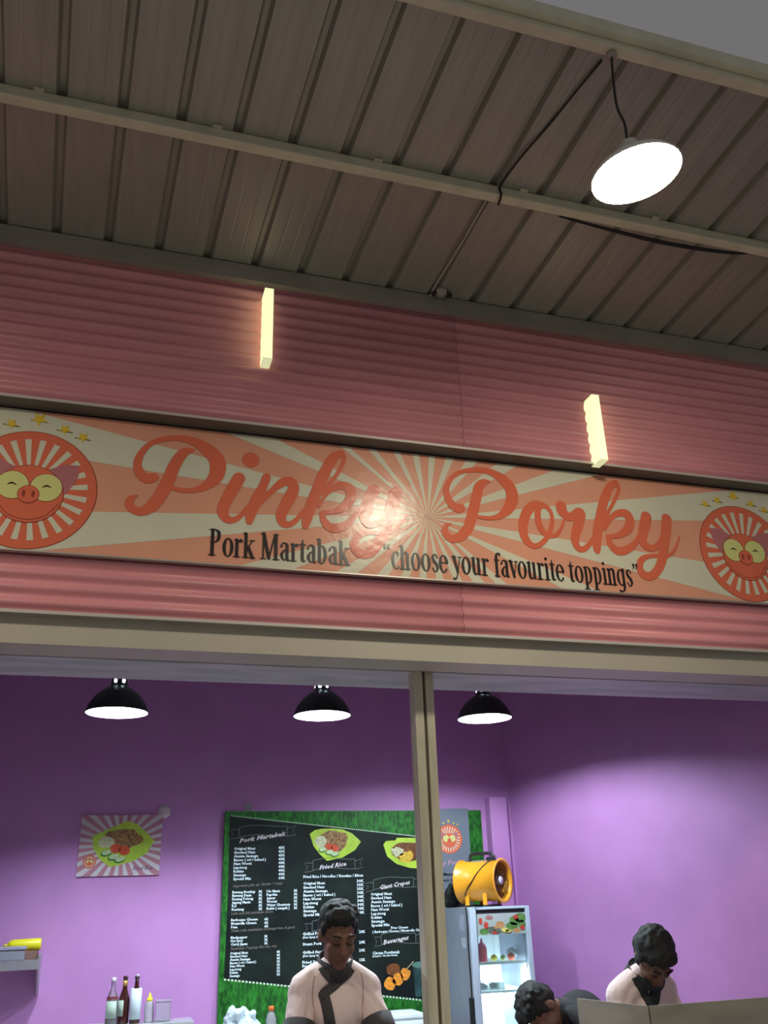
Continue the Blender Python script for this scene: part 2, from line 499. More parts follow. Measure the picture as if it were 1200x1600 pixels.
SCRIPT_STROKES = {'pinky':[[(-1.0675,0.2158,0.0059),(-1.0856,0.2136,0.0243),(-1.112,0.1979,0.0411),(-1.1327,0.1654,0.048),(-1.1521,0.117,0.0514),(-1.1666,0.0647,0.0518),(-1.1834,0.0178,0.0537),(-1.2043,-0.029,0.0531),(-1.2317,-0.071,0.048),(-1.2645,-0.0936,0.0386),(-1.297,-0.0895,0.0362),(-1.3182,-0.065,0.034),(-1.3119,-0.0375,0.0251),(-1.2872,-0.0228,0.0055)],[(-1.2286,0.0679,0.0398),(-1.2544,0.06,0.0443),(-1.2819,0.077,0.0419),(-1.2988,0.1154,0.0351),(-1.2928,0.1618,0.0307),(-1.2656,0.2113,0.0238),(-1.2233,0.2451,0.0231),(-1.1704,0.2623,0.0253),(-1.1161,0.2681,0.0303),(-1.0604,0.255,0.0432),(-1.0081,0.2246,0.059),(-0.9716,0.1844,0.0687),(-0.9617,0.1387,0.0682),(-0.9743,0.0909,0.0589),(-1.0089,0.0529,0.0383),(-1.0528,0.028,0.0237),(-1.1016,0.0209,0.0198),(-1.1464,0.0257,0.0188)],[(-0.8202,0.1996,0.0724),(-0.8197,0.1991,0.0724)],[(-0.8696,0.1024,0.0548),(-0.8903,0.059,0.0543),(-0.9114,0.0109,0.05),(-0.93,-0.0362,0.0457),(-0.9317,-0.0713,0.0435),(-0.9094,-0.0965,0.0354),(-0.8778,-0.0925,0.0261),(-0.8513,-0.0676,0.0215),(-0.8272,-0.0311,0.0193)],[(-0.7485,0.1209,0.0373),(-0.7648,0.0723,0.0394),(-0.7869,0.0186,0.0449),(-0.8042,-0.0288,0.0459),(-0.8145,-0.0701,0.0422),(-0.8183,-0.0979,0.0286)],[(-0.7994,-0.0334,0.029),(-0.7565,0.0192,0.0245),(-0.7174,0.0644,0.0272),(-0.6777,0.1025,0.04),(-0.6418,0.1116,0.0452),(-0.6271,0.0818,0.0501),(-0.641,0.0387,0.0522),(-0.6641,-0.0099,0.0492),(-0.6813,-0.0574,0.0448),(-0.67,-0.0917,0.0379),(-0.6394,-0.0929,0.0268),(-0.6066,-0.063,0.0221),(-0.5783,-0.0194,0.0188)],[(-0.4076,0.281,0.0327),(-0.4406,0.2579,0.0446),(-0.471,0.2054,0.0493),(-0.4959,0.1488,0.0513),(-0.5181,0.0881,0.0507),(-0.54,0.0283,0.0501),(-0.5567,-0.025,0.0472),(-0.5685,-0.0721,0.0418),(-0.5731,-0.0979,0.0269)],[(-0.4076,0.2827,0.029),(-0.3933,0.258,0.02),(-0.4059,0.2156,0.0188),(-0.4314,0.1667,0.0186),(-0.4665,0.1147,0.0184),(-0.4952,0.0695,0.0152)],[(-0.5133,0.005,0.015),(-0.484,0.0601,0.0193),(-0.4469,0.1009,0.0307),(-0.4071,0.1185,0.0371),(-0.3699,0.1064,0.0475),(-0.3629,0.0726,0.0489),(-0.3835,0.0283,0.0433),(-0.4183,-0.0012,0.0313),(-0.4624,-0.0175,0.0211),(-0.4955,-0.0243,0.02)],[(-0.4955,-0.0268,0.025),(-0.4908,-0.0598,0.0323),(-0.4677,-0.0883,0.0407),(-0.4339,-0.0929,0.0423),(-0.3947,-0.0765,0.0376),(-0.3599,-0.0424,0.0278),(-0.3243,0.008,0.0205)],[(-0.2566,0.1077,0.0585),(-0.278,0.0627,0.057),(-0.2967,0.0133,0.0539),(-0.3042,-0.0277,0.0484),(-0.2884,-0.0575,0.0396),(-0.2586,-0.0578,0.0306),(-0.228,-0.0378,0.0256),(-0.1989,0.0044,0.0233)],[(-0.1519,0.1052,0.0607),(-0.1666,0.0553,0.0576),(-0.1838,0.0005,0.0544),(-0.201,-0.0588,0.0513),(-0.2228,-0.1125,0.0507),(-0.249,-0.1609,0.0462),(-0.2845,-0.1982,0.0448),(-0.3238,-0.2049,0.0421),(-0.3501,-0.1794,0.0396),(-0.3494,-0.144,0.0374),(-0.3218,-0.112,0.0301),(-0.2821,-0.1003,0.0227),(-0.2323,-0.099,0.0203),(-0.1819,-0.0883,0.0179),(-0.1402,-0.0543,0.0155),(-0.1133,-0.0192,0.013),(-0.0993,0.0086,0.0052)]],'porky':[[(0.3286,0.216,0.0068),(0.2966,0.2109,0.0337),(0.2668,0.1823,0.0474),(0.2518,0.1305,0.0497),(0.2338,0.0735,0.0519),(0.2161,0.0172,0.0514),(0.1963,-0.0332,0.0509),(0.1642,-0.0734,0.0468),(0.1258,-0.0953,0.0396),(0.0923,-0.0876,0.0368),(0.0784,-0.0598,0.0327),(0.089,-0.0323,0.0212),(0.1123,-0.0221,0.0064)],[(0.1686,0.0643,0.0407),(0.1497,0.0608,0.0444),(0.1215,0.0787,0.0406),(0.1013,0.1205,0.0326),(0.103,0.1648,0.0273),(0.1305,0.2152,0.0232),(0.1762,0.2502,0.0223),(0.2323,0.2678,0.0247),(0.2935,0.2748,0.0294),(0.3536,0.2615,0.0398),(0.4014,0.2325,0.054),(0.432,0.1886,0.0623),(0.4355,0.1381,0.063),(0.411,0.0854,0.0529),(0.3687,0.0453,0.0331),(0.3223,0.0272,0.0219),(0.2786,0.0247,0.0191),(0.2518,0.0276,0.0163)],[(0.5959,0.1193,0.0314),(0.5649,0.1219,0.0398),(0.5321,0.1057,0.0464),(0.4996,0.0634,0.0504),(0.48,0.009,0.0472),(0.4777,-0.0404,0.0441),(0.4932,-0.0771,0.0384),(0.5254,-0.0971,0.0275),(0.5648,-0.0818,0.0249),(0.6031,-0.0404,0.0251),(0.6289,0.0116,0.0225),(0.6377,0.0626,0.0199),(0.6263,0.1008,0.0217),(0.5959,0.1193,0.0285),(0.5677,0.0951,0.0312),(0.5615,0.0498,0.0326),(0.5679,0.006,0.0325),(0.588,-0.0252,0.029),(0.6201,-0.0389,0.0235),(0.6558,-0.0236,0.0214),(0.6828,0.0109,0.0142),(0.7046,0.0577,0.0114)],[(0.6938,0.1233,0.0576),(0.6987,0.0938,0.0528),(0.7305,0.0714,0.043),(0.7671,0.0862,0.0491),(0.7914,0.0942,0.0608),(0.7787,0.0421,0.0546),(0.7593,-0.0045,0.0484),(0.7465,-0.0499,0.0424),(0.7571,-0.0865,0.0349),(0.7849,-0.0924,0.0293),(0.8169,-0.0688,0.0255),(0.8571,-0.0209,0.0218)],[(1.0184,0.2862,0.0316),(0.9809,0.2584,0.0422),(0.9484,0.2021,0.0477),(0.9216,0.1412,0.0502),(0.9011,0.0819,0.0526),(0.8809,0.0233,0.0521),(0.8669,-0.034,0.0487),(0.8605,-0.079,0.0427),(0.8606,-0.0983,0.0255)],[(1.0186,0.2874,0.0304),(1.0317,0.2579,0.0206),(1.0175,0.2209,0.0193),(0.9853,0.1679,0.0191),(0.9466,0.1091,0.0188),(0.9285,0.0673,0.0164)],[(0.9178,0.0266,0.0197),(0.9612,0.0875,0.0265),(1.0137,0.1184,0.0386),(1.0556,0.1167,0.0477),(1.0679,0.0803,0.0504),(1.0491,0.0384,0.0471),(1.0082,0.0064,0.0351),(0.9642,-0.0099,0.0232),(0.9284,-0.013,0.0202)],[(0.9337,-0.0171,0.026),(0.9397,-0.0557,0.0345),(0.9651,-0.0814,0.0431),(1.0,-0.0841,0.0432),(1.0446,-0.0637,0.0377),(1.0865,-0.0264,0.0264),(1.1257,0.0282,0.0225)],[(1.1655,0.1126,0.059),(1.1511,0.0707,0.0597),(1.1308,0.0229,0.0533),(1.1243,-0.0232,0.0471),(1.1438,-0.0498,0.0399),(1.1796,-0.0525,0.0324),(1.2144,-0.0269,0.0267),(1.2422,0.0155,0.0239)],[(1.2831,0.1121,0.0578),(1.2715,0.0585,0.0573),(1.2546,-0.0006,0.0538),(1.2348,-0.0593,0.0503),(1.2163,-0.1115,0.0498),(1.1899,-0.1581,0.0465),(1.1536,-0.194,0.0432),(1.1161,-0.2049,0.043),(1.0894,-0.1877,0.0401),(1.083,-0.1552,0.0374),(1.1019,-0.1205,0.0319),(1.1399,-0.1007,0.0245),(1.1892,-0.094,0.0205),(1.244,-0.0924,0.0189),(1.2854,-0.0665,0.0166),(1.3179,-0.0239,0.0132),(1.3425,0.0243,0.0073)]]}
SUN_RAYS = [(142.27,139.07),(131.14,126.67),(115.77,110.6),(101.01,94.96),(86.31,80.16),(71.45,65.05),(56.2,49.63),(40.64,33.65),(25.1,19.06),(10.56,4.73),(-4.04,-10.0),(-19.35,-24.8),(-39.03,-43.64),(-49.14,-56.1),(-63.52,-70.1),(-78.85,-85.3),(-94.26,-100.69),(-108.97,-115.52),(-124.04,-130.26),(-138.98,-145.7),(-154.33,-160.62),(-169.71,-175.59),(175.59,169.59),(160.96,155.76)]
MENU_TEXT = [
 ('Original Meat', 0.8591, 1.9615, 0.1381, 0.0156, 'w', 0),
 ('45K', 1.1497, 1.9627, 0.045, 0.016, 'w', 0),
 ('Smoked Ham', 0.8591, 1.9385, 0.1378, 0.0156, 'w', 0),
 ('45K', 1.1501, 1.9394, 0.0449, 0.016, 'w', 0),
 ('Aussie Sausage', 0.8591, 1.9156, 0.1586, 0.0156, 'w', 0),
 ('45K', 1.1505, 1.9161, 0.0448, 0.0156, 'w', 0),
 ('Bacon ( ori / baked )', 0.8591, 1.8928, 0.2089, 0.0156, 'w', 0),
 ('40K', 1.1509, 1.8929, 0.0448, 0.0156, 'w', 0),
 ('Ham Worst', 0.8592, 1.87, 0.1162, 0.0152, 'w', 0),
 ('40K', 1.1513, 1.8699, 0.0447, 0.016, 'w', 0),
 ('Lapciong', 0.8592, 1.8473, 0.0869, 0.0152, 'w', 0),
 ('40K', 1.1517, 1.8468, 0.0446, 0.0156, 'w', 0),
 ('Kekian', 0.8592, 1.8247, 0.0661, 0.0152, 'w', 0),
 ('40K', 1.1521, 1.8239, 0.0445, 0.0156, 'w', 0),
 ('Sausage', 0.8592, 1.8022, 0.0825, 0.0152, 'w', 0),
 ('40K', 1.1525, 1.801, 0.0445, 0.0156, 'w', 0),
 ('Special Mix', 0.8592, 1.7797, 0.1156, 0.0152, 'w', 0),
 ('60K', 1.1529, 1.7782, 0.0444, 0.0156, 'w', 0),
 ('Pork Martabak', 0.8909, 2.004, 0.314, 0.0253, 's', 8),
 ('Suprema pile up Gratis 1 topp', 0.8592, 1.7369, 0.324, 0.0152, 'd', 2),
 ('Bawang Bombay', 0.8564, 1.7011, 0.1479, 0.0144, 'w', 0),
 ('3K', 1.0249, 1.7001, 0.025, 0.0148, 'w', 0),
 ('Bawang Daun', 0.8564, 1.6809, 0.1229, 0.0148, 'w', 0),
 ('3K', 1.0255, 1.6797, 0.0249, 0.0148, 'w', 0),
 ('Kacang Polong', 0.8563, 1.6607, 0.1351, 0.0148, 'w', 0),
 ('3K', 1.026, 1.6593, 0.0248, 0.0148, 'w', 0),
 ('Jagung Manis', 0.8563, 1.6405, 0.1184, 0.0144, 'w', 0),
 ('3K', 1.0265, 1.6389, 0.0248, 0.0148, 'w', 0),
 ('Kol', 0.8562, 1.6204, 0.0284, 0.0144, 'w', 0),
 ('3K', 1.0271, 1.6186, 0.0247, 0.0144, 'w', 0),
 ('Kentang', 0.8562, 1.6004, 0.0772, 0.0144, 'w', 0),
 ('3K', 1.0276, 1.5984, 0.0247, 0.0148, 'w', 0),
 ('Ulo Manis', 1.0769, 1.7005, 0.0878, 0.0148, 'w', 0),
 ('3K', 1.2554, 1.6993, 0.0255, 0.0148, 'w', 0),
 ('Paprika', 1.0773, 1.68, 0.071, 0.0148, 'w', 0),
 ('3K', 1.2556, 1.6786, 0.0254, 0.0148, 'w', 0),
 ('Jamur', 1.0778, 1.6596, 0.0583, 0.0148, 'w', 0),
 ('3K', 1.2558, 1.658, 0.0254, 0.0148, 'w', 0),
 ('Wortel', 1.0782, 1.6392, 0.0666, 0.0148, 'w', 0),
 ('3K', 1.256, 1.6374, 0.0254, 0.0148, 'w', 0),
 ('Water Chestnuts', 1.0787, 1.6188, 0.1544, 0.0144, 'w', 0),
 ('3K', 1.2562, 1.6169, 0.0254, 0.0148, 'w', 0),
 ('Rebit ( cengek )', 1.0791, 1.5986, 0.1501, 0.0148, 'w', 0),
 ('3K', 1.2565, 1.5965, 0.0252, 0.0148, 'w', 0),
 ('Lebih enak bila tambahkan cheese', 0.853, 1.5764, 0.2703, 0.0148, 'd', 1),
 ('Barbeque Cheese', 0.8544, 1.5395, 0.1708, 0.014, 'w', 0),
 ('6K', 1.0661, 1.5374, 0.0268, 0.0144, 'w', 0),
 ('Mozarella Cheese', 0.8552, 1.519, 0.1623, 0.0144, 'w', 0),
 ('6K', 1.0666, 1.5167, 0.0267, 0.0144, 'w', 0),
 ('Pete', 0.856, 1.4984, 0.0403, 0.014, 'w', 0),
 ('6K', 1.0671, 1.4959, 0.0267, 0.0144, 'w', 0),
 ('Tidak suka tambahan mentega bisa di ganti', 0.8568, 1.4773, 0.4094, 0.0148, 'd', 1),
 ('Blackpepper', 0.8563, 1.4391, 0.1046, 0.014, 'w', 0),
 ('3K', 1.0684, 1.4378, 0.0225, 0.0144, 'w', 0),
 ('Hot Spicy', 0.857, 1.42, 0.0763, 0.0144, 'w', 0),
 ('3K', 1.0689, 1.4184, 0.0225, 0.0144, 'w', 0),
 ('Curry Japan', 0.8577, 1.4008, 0.1044, 0.014, 'w', 0),
 ('3K', 1.0694, 1.399, 0.0224, 0.014, 'w', 0),
 ('Tambahan Toppings like this, mix', 0.8567, 1.376, 0.2951, 0.0144, 'd', 1),
 ('Original Meat', 0.8557, 1.351, 0.112, 0.0133, 'w', 0),
 ('8K', 1.15, 1.3468, 0.0225, 0.0133, 'w', 0),
 ('Smoked Ham', 0.856, 1.333, 0.1078, 0.0133, 'w', 0),
 ('8K', 1.1503, 1.3285, 0.0225, 0.0133, 'w', 0),
 ('Aussie Sausage', 0.8563, 1.315, 0.1277, 0.0133, 'w', 0),
 ('8K', 1.1507, 1.3102, 0.0224, 0.0133, 'w', 0),
 ('Bacon ( ori / baked )', 0.8566, 1.297, 0.1637, 0.0133, 'w', 0),
 ('5K', 1.151, 1.292, 0.0224, 0.0133, 'w', 0),
 ('Ham Worst', 0.8568, 1.2791, 0.0915, 0.0129, 'w', 0),
 ('5K', 1.1513, 1.2738, 0.0224, 0.0133, 'w', 0),
 ('Lapciong', 0.8571, 1.2612, 0.0715, 0.013, 'w', 0),
 ('5K', 1.1516, 1.2557, 0.0224, 0.0133, 'w', 0),
 ('Kekian', 0.8574, 1.2434, 0.0515, 0.013, 'w', 0),
 ('5K', 1.1519, 1.2376, 0.0224, 0.0133, 'w', 0),
 ('Sausage', 0.8577, 1.2256, 0.0633, 0.013, 'w', 0),
 ('5K', 1.1523, 1.2195, 0.0223, 0.013, 'w', 0),
 ('Fried Rice', 1.4265, 1.8291, 0.1885, 0.0254, 's', 7),
 ('Fried Rice / Noodles / Kwetiau / Bihun', 1.3187, 1.7807, 0.4084, 0.0164, 'w', 0),
 ('Original Meat', 1.3189, 1.74, 0.1464, 0.0164, 'w', 0),
 ('30K', 1.6822, 1.7462, 0.0488, 0.0164, 'w', 0),
 ('Smoked Ham', 1.3191, 1.7162, 0.1418, 0.016, 'w', 0),
 ('35K', 1.6824, 1.722, 0.0487, 0.0164, 'w', 0),
 ('Aussie Sausage', 1.3192, 1.6925, 0.1632, 0.016, 'w', 0),
 ('35K', 1.6826, 1.6979, 0.0486, 0.0164, 'w', 0),
 ('Bacon ( ori / baked )', 1.3193, 1.6689, 0.2149, 0.016, 'w', 0),
 ('30K', 1.6828, 1.6738, 0.0486, 0.0164, 'w', 0),
 ('Ham Worst', 1.3195, 1.6454, 0.1196, 0.016, 'w', 0),
 ('30K', 1.683, 1.6498, 0.0485, 0.016, 'w', 0),
 ('Lapciong', 1.3196, 1.6219, 0.098, 0.016, 'w', 0),
 ('30K', 1.6832, 1.6259, 0.0484, 0.016, 'w', 0),
 ('Kekian', 1.3197, 1.5986, 0.0723, 0.016, 'w', 0),
 ('30K', 1.6834, 1.6021, 0.0483, 0.016, 'w', 0),
 ('Sausage', 1.3199, 1.5753, 0.0891, 0.016, 'w', 0),
 ('30K', 1.6836, 1.5784, 0.0482, 0.0164, 'w', 0),
 ('Special Mix', 1.32, 1.552, 0.1188, 0.0155, 'w', 0),
 ('40K', 1.6838, 1.5547, 0.0481, 0.016, 'w', 0),
 ('Grilled Pork', 1.3164, 1.4407, 0.1348, 0.0163, 'w', 0),
 ('(Hot Spicy Sauce)', 1.3166, 1.4222, 0.1388, 0.0118, 'w', 0),
 ('20K', 1.6915, 1.4389, 0.0434, 0.0163, 'w', 0),
 ('Steam Pork', 1.3168, 1.3816, 0.1258, 0.0163, 'w', 0),
 ('20K', 1.6902, 1.3769, 0.0433, 0.0167, 'w', 0),
 ('Grilled Aussie Sausage', 1.3171, 1.3339, 0.2394, 0.0163, 'w', 0),
 ('(Hot Spicy Sauce)', 1.3172, 1.3156, 0.1378, 0.0115, 'w', 0),
 ('20K', 1.6893, 1.3302, 0.0431, 0.0163, 'w', 0),
 ('Fried Sausage', 1.3154, 1.2775, 0.1604, 0.0158, 'w', 0),
 ('Fried Wonton', 1.3155, 1.2558, 0.1477, 0.0158, 'w', 0),
 ('15K', 1.6924, 1.2744, 0.0387, 0.0163, 'w', 0),
 ('Giant Crepes', 1.8435, 1.6966, 0.217, 0.026, 's', 8),
 ('Original Meat', 1.7779, 1.6623, 0.1474, 0.0164, 'w', 0),
 ('30K', 2.135, 1.6678, 0.0483, 0.0168, 'w', 0),
 ('Smoked Ham', 1.7777, 1.6384, 0.1427, 0.0164, 'w', 0),
 ('35K', 2.1338, 1.6436, 0.0482, 0.0168, 'w', 0),
 ('Aussie Sausage', 1.7775, 1.6147, 0.1694, 0.0164, 'w', 0),
 ('35K', 2.1325, 1.6194, 0.0481, 0.0168, 'w', 0),
 ('Bacon ( ori / baked )', 1.7774, 1.591, 0.2185, 0.0164, 'w', 0),
 ('30K', 2.1313, 1.5953, 0.048, 0.0164, 'w', 0),
 ('Ham Worst', 1.7772, 1.5674, 0.1242, 0.0164, 'w', 0),
 ('30K', 2.1301, 1.5713, 0.0479, 0.0164, 'w', 0),
 ('Lapciong', 1.777, 1.5438, 0.1017, 0.016, 'w', 0),
 ('30K', 2.1289, 1.5474, 0.0479, 0.0168, 'w', 0),
 ('Kekian', 1.7768, 1.5204, 0.075, 0.0164, 'w', 0),
 ('30K', 2.1277, 1.5235, 0.0478, 0.0164, 'w', 0),
 ('Sausage', 1.7767, 1.497, 0.0925, 0.0164, 'w', 0),
 ('30K', 2.1265, 1.4997, 0.0477, 0.016, 'w', 0),
 ('Special Mix', 1.7765, 1.4737, 0.1278, 0.0164, 'w', 0),
 ('40K', 2.1253, 1.476, 0.0476, 0.016, 'w', 0),
 ('Free Cheese', 1.9113, 1.4552, 0.1203, 0.0148, 'w', 0),
 ('( Barbeque Cheese / Mozarella Cheese )', 1.7829, 1.4353, 0.3825, 0.0144, 'w', 0),
 ('Beverages', 1.8553, 1.3642, 0.1811, 0.0259, 's', 8),
 ('Cincau Pontianak', 1.7796, 1.3094, 0.1879, 0.0167, 'w', 0),
 ('(Liangcha / Cin Haw Sweet)', 1.7792, 1.2945, 0.1701, 0.0104, 'w', 0),
 ('15K', 2.1373, 1.3141, 0.0449, 0.0167, 'w', 0),
 ('Pinky Porky', 2.2109, 1.8323, 0.255, 0.032, 'p', 3),
 ('Pork Martabak', 2.2215, 1.771, 0.2162, 0.0184, 'w', 0),
 ('and Snack Station', 2.2194, 1.7346, 0.2157, 0.0184, 'w', 0),
]
MENU_POLY = {'black': [(0.8219, 2.1734), (2.16, 2.0235), (2.2351, 2.0142), (2.2585, 1.0092), (0.8237, 1.2128), (0.8285, 1.6869)], 'grey': [(2.2077, 2.2075), (2.5137, 2.2135), (2.5078, 1.4382), (2.2034, 1.4498)], 'plate1': [(1.3609, 2.0538), (1.396, 2.0777), (1.4446, 2.0854), (1.5202, 2.0867), (1.5872, 2.0798), (1.6543, 2.0545), (1.7164, 2.0004), (1.6749, 1.9482), (1.585, 1.9014), (1.4791, 1.8834), (1.431, 1.9242), (1.3873, 1.9769)], 'plate2': [(1.8749, 1.9777), (1.8941, 2.0021), (1.9633, 2.0053), (1.9732, 2.0217), (2.0661, 2.0205), (2.1597, 2.0172), (2.2144, 1.981), (2.1895, 1.8697), (2.1265, 1.8219), (2.0575, 1.8274), (1.9667, 1.8537), (1.8999, 1.9037)], 'dash_top': [(0.8303, 2.1734), (2.2164, 2.0186)], 'dash_bot': [(0.8236, 1.2146), (2.2408, 1.0102)]}
MENU_POINT = {'p1 food': (1.524, 2.0072), 'p1 tom1': (1.4928, 1.9713), 'p1 tom2': (1.5325, 1.9626), 'p1 cuc1': (1.4486, 1.9519), 'p1 cuc2': (1.4969, 1.935), 'p1 cuc3': (1.5321, 1.9224), 'p1 sprout': (1.4356, 2.0043), 'p2 food': (2.063, 1.9501), 'p2 cheese': (2.0421, 1.897), 'p2 white': (1.9743, 1.931), 'sk1': (1.8913, 1.1357), 'sk2': (1.9487, 1.1584), 'sk3': (1.9979, 1.1855), 'skd': (1.9202, 1.2153), 'sk end a': (1.9714, 1.1794), 'sk end b': (2.0586, 1.2572), 'glass': (2.0978, 1.1507), 'glass top': (2.102, 1.2364), 'logo': (2.3587, 2.0083)}
MENU_RIBBON = {'b1': [(0.8261, 2.064), (1.2689, 2.0872)], 'b2': [(1.3269, 1.8509), (1.7272, 1.8746)], 'b3': [(1.7415, 1.7191), (2.137, 1.7528)], 'b4': [(1.7948, 1.3894), (2.1285, 1.4063)], 'b5': [(1.3288, 1.4868), (1.6883, 1.496)]}

# ================================================================== the setting
XL, XR = -4.2, 6.4
struct(MB().box(-7, 9, -6, 3.75, -0.1, 0).build('floor', FLOOR))
struct(MB().box(-7, 9, 3.75, 6.5, -0.1, 0).build('floor_stall', TILE))

# canopy roof: ribbed steel pans, each its own sheet
def roof_z(y):
    return 4.42 + 0.088 * (3.4 - y)
roof = struct(empty('ceiling', (1.0, 2.7, 4.48)))
RP = 0.2225
Y0, Y1 = 1.93, 3.46
prof = [(0.0, 0.0), (0.012, 0.028), (0.032, 0.028), (0.044, 0.0), (0.10, 0.0), (0.106, 0.0012), (0.112, 0.0), (0.16, 0.0), (0.166, 0.0012), (0.172, 0.0), (RP, 0.0)]
def pan_mesh():
    vs, n = [], len(prof)
    for y in (Y0, Y1):
        for dz in (0.0, 0.0015):
            for x, h in prof:
                vs.append((x - 0.05 * (y - 3.41), y, roof_z(y) + h + dz))
    fs = []
    for i in range(n - 1):
        fs.append((i, i + 1, 2 * n + i + 1, 2 * n + i))
        fs.append((n + i, 3 * n + i, 3 * n + i + 1, n + i + 1))
        fs.append((i, n + i, n + i + 1, i + 1))
        fs.append((2 * n + i, 2 * n + i + 1, 3 * n + i + 1, 3 * n + i))
    fs += [(0, 2 * n, 3 * n, n), (n - 1, 2 * n - 1, 4 * n - 1, 3 * n - 1)]
    return new_mesh('roof_pan', vs, fs)
pm = pan_mesh()
for k in range(-19, 27):
    o = link('roof_pan', pm, ROOF, roof)
    o.matrix_parent_inverse = Matrix.Translation(-roof.location)
    o.location = (0.006 + RP * k, 0, 0)

def purlin(y, name, h=0.05, d=0.05):
    z = roof_z(y) - 0.001
    return struct(MB().box(XL, XR, y, y + d, z - h, z).build(name, PURLIN, bevel=0.006))
pl = purlin(2.672, 'trim_1')
CLIP = mat('zinc_clip', (0.66, 0.64, 0.52), 0.4, 0.4)
for k in range(-3, 12):
    x = 0.006 + RP * k + 0.16 + 0.04
    if k % 3 != 0:
        continue
    MB().box(x - 0.018, x + 0.018, 2.655, 2.675, roof_z(2.66) - 0.008, roof_z(2.66) - 0.001).build('purlin_clip', CLIP, pl)
eb = purlin(1.925, 'trim_2', 0.055, 0.045)
MB().box(XL, XR, 1.893, 1.925, roof_z(1.9) - 0.03, roof_z(1.9) + 0.03).build('edge_gutter', PURLIN, eb, bevel=0.006)

# corrugated pink cladding, real waves, closed at the back
def corrugated(x0, x1, z0, z1, y, amp, pitch, phase, name, parent):
    n = max(8, int((z1 - z0) / pitch * 12))
    vs, fs = [], []
    for i in range(n + 1):
        z = z0 + (z1 - z0) * i / n
        dy = amp * math.cos(2 * PI * (z - phase) / pitch)
        for x in (x0, x1):
            vs.append((x, y + dy, z))
        for x in (x0, x1):
            vs.append((x, y + 0.02, z))
    for i in range(n):
        a, b = 4 * i, 4 * i + 4
        fs += [(a, a + 1, b + 1, b), (a + 2, b + 2, b + 3, a + 3), (a, b, b + 2, a + 2), (a + 1, a + 3, b + 3, b + 1)]
    fs += [(0, 2, 3, 1), (4 * n, 4 * n + 1, 4 * n + 3, 4 * n + 2)]
    mb = MB().add(vs, fs)
    o = mb.build(name, CLAD, parent, fix=False)
    for p in o.data.polygons:
        p.use_smooth = abs(p.normal.y) > 0.2 and p.center.y < y + 0.015
    return o
wall_up = struct(empty('wall_front', (1.3, 3.4, 4.0)))
for a, b in ((XL, -1.95), (-1.948, 1.498), (1.5, 4.948), (4.95, XR)):
    corrugated(a, b, 3.582, 4.42, 3.43, 0.009, 0.061, 3.594, 'cladding_sheet', wall_up)
wall_lo = struct(empty('wall_fascia', (1.3, 3.53, 3.0)))
for a, b in ((XL, -1.95), (-1.948, 1.477), (1.479, 4.948), (4.95, XR)):
    corrugated(a, b, 2.703, 3.60, 3.535, 0.0095, 0.0605, 2.713, 'cladding_sheet', wall_lo)
# flashings
struct(MB().box(XL, XR, 3.385, 3.42, 4.328, 4.415).build('trim_3', TRIM))
t4 = struct(MB().box(XL, XR, 3.415, 3.53, 3.573, 3.580).build('trim_4', TRIMD))
MB().box(XL, XR, 3.410, 3.4155, 3.573, 3.584).build('edge_lip', LIP, t4)
t5 = struct(MB().box(XL, XR, 3.52, 3.61, 2.694, 2.702).build('trim_5', TRIM))
MB().box(XL, XR, 3.516, 3.521, 2.694, 2.707).build('edge_lip', LIP, t5)
struct(MB().box(XL, XR, 3.56, 3.74, 2.585, 2.694).build('trim_6', BEAM))
# strip of soffit behind the beam, and the rest of the stall shell
struct(MB().box(XL, XR, 3.812, 4.16, 2.598, 2.64).build('trim_7', SOFFIT))
struct(MB().box(XL, XR, 3.60, 3.66, 2.694, 4.39).build('wall_header', CEIL))
struct(MB().box(-2.3, 2.86, 6.2, 6.34, 0, 3.3).build('wall_back', PURPLE))
struct(MB().prism([(2.86, 6.2), (3.746, 3.761), (3.90, 3.761), (3.02, 6.34), (2.86, 6.34)], 'z', 0, 3.3).build('wall_right', PURPLE))
struct(MB().box(-2.44, -2.3, 3.761, 6.34, 0, 3.3).build('wall_left', PURPLE))
struct(MB().box(-2.44, 3.92, 3.66, 6.34, 3.3, 3.38).build('ceiling_stall', CEIL))
struct(MB().box(3.775, XR, 3.68, 3.76, 0, 2.584).build('wall_neighbour_right', PURPLE))
struct(MB().box(XL, -2.3, 3.68, 3.76, 0, 2.584).build('wall_neighbour_left', PURPLE))
# boxed pipe in the far corner
struct(MB().box(2.655, 2.79, 6.10, 6.199, 0, 2.285).build('wall_pipe_boxing', PURPLE, bevel=0.012))
PATCH = mat('pale_filler_patch', (0.62, 0.54, 0.60), 0.7, 0, var=0.1, scale=30)
wm = struct(MB().lathe([(0.0, 0), (0.043, 0), (0.043, -0.0015), (0.0, -0.0015)], 24).build('trim_8', PATCH))
wm.rotation_euler = (-PI / 2, 0, 0)
wm.location = (0.40, 6.199, 2.205)

# aluminium-coloured double channel post in the opening
post = tag(empty('support_post', (1.364, 3.83, 0)), 'weathered tan steel post with a dark groove standing in the stall opening', 'post')
MB().box(1.318, 1.360, 3.785, 3.86, 0.0, 2.5985).build('channel', POSTM, post, bevel=0.004)
MB().box(1.374, 1.412, 3.785, 3.86, 0.0, 2.5985).build('channel', POSTM, post, bevel=0.004)
MB().box(1.36, 1.374, 3.802, 3.85, 0.0, 2.5985).build('groove_web', mat('dark_post_web', (0.13, 0.11, 0.08), 0.7), post)

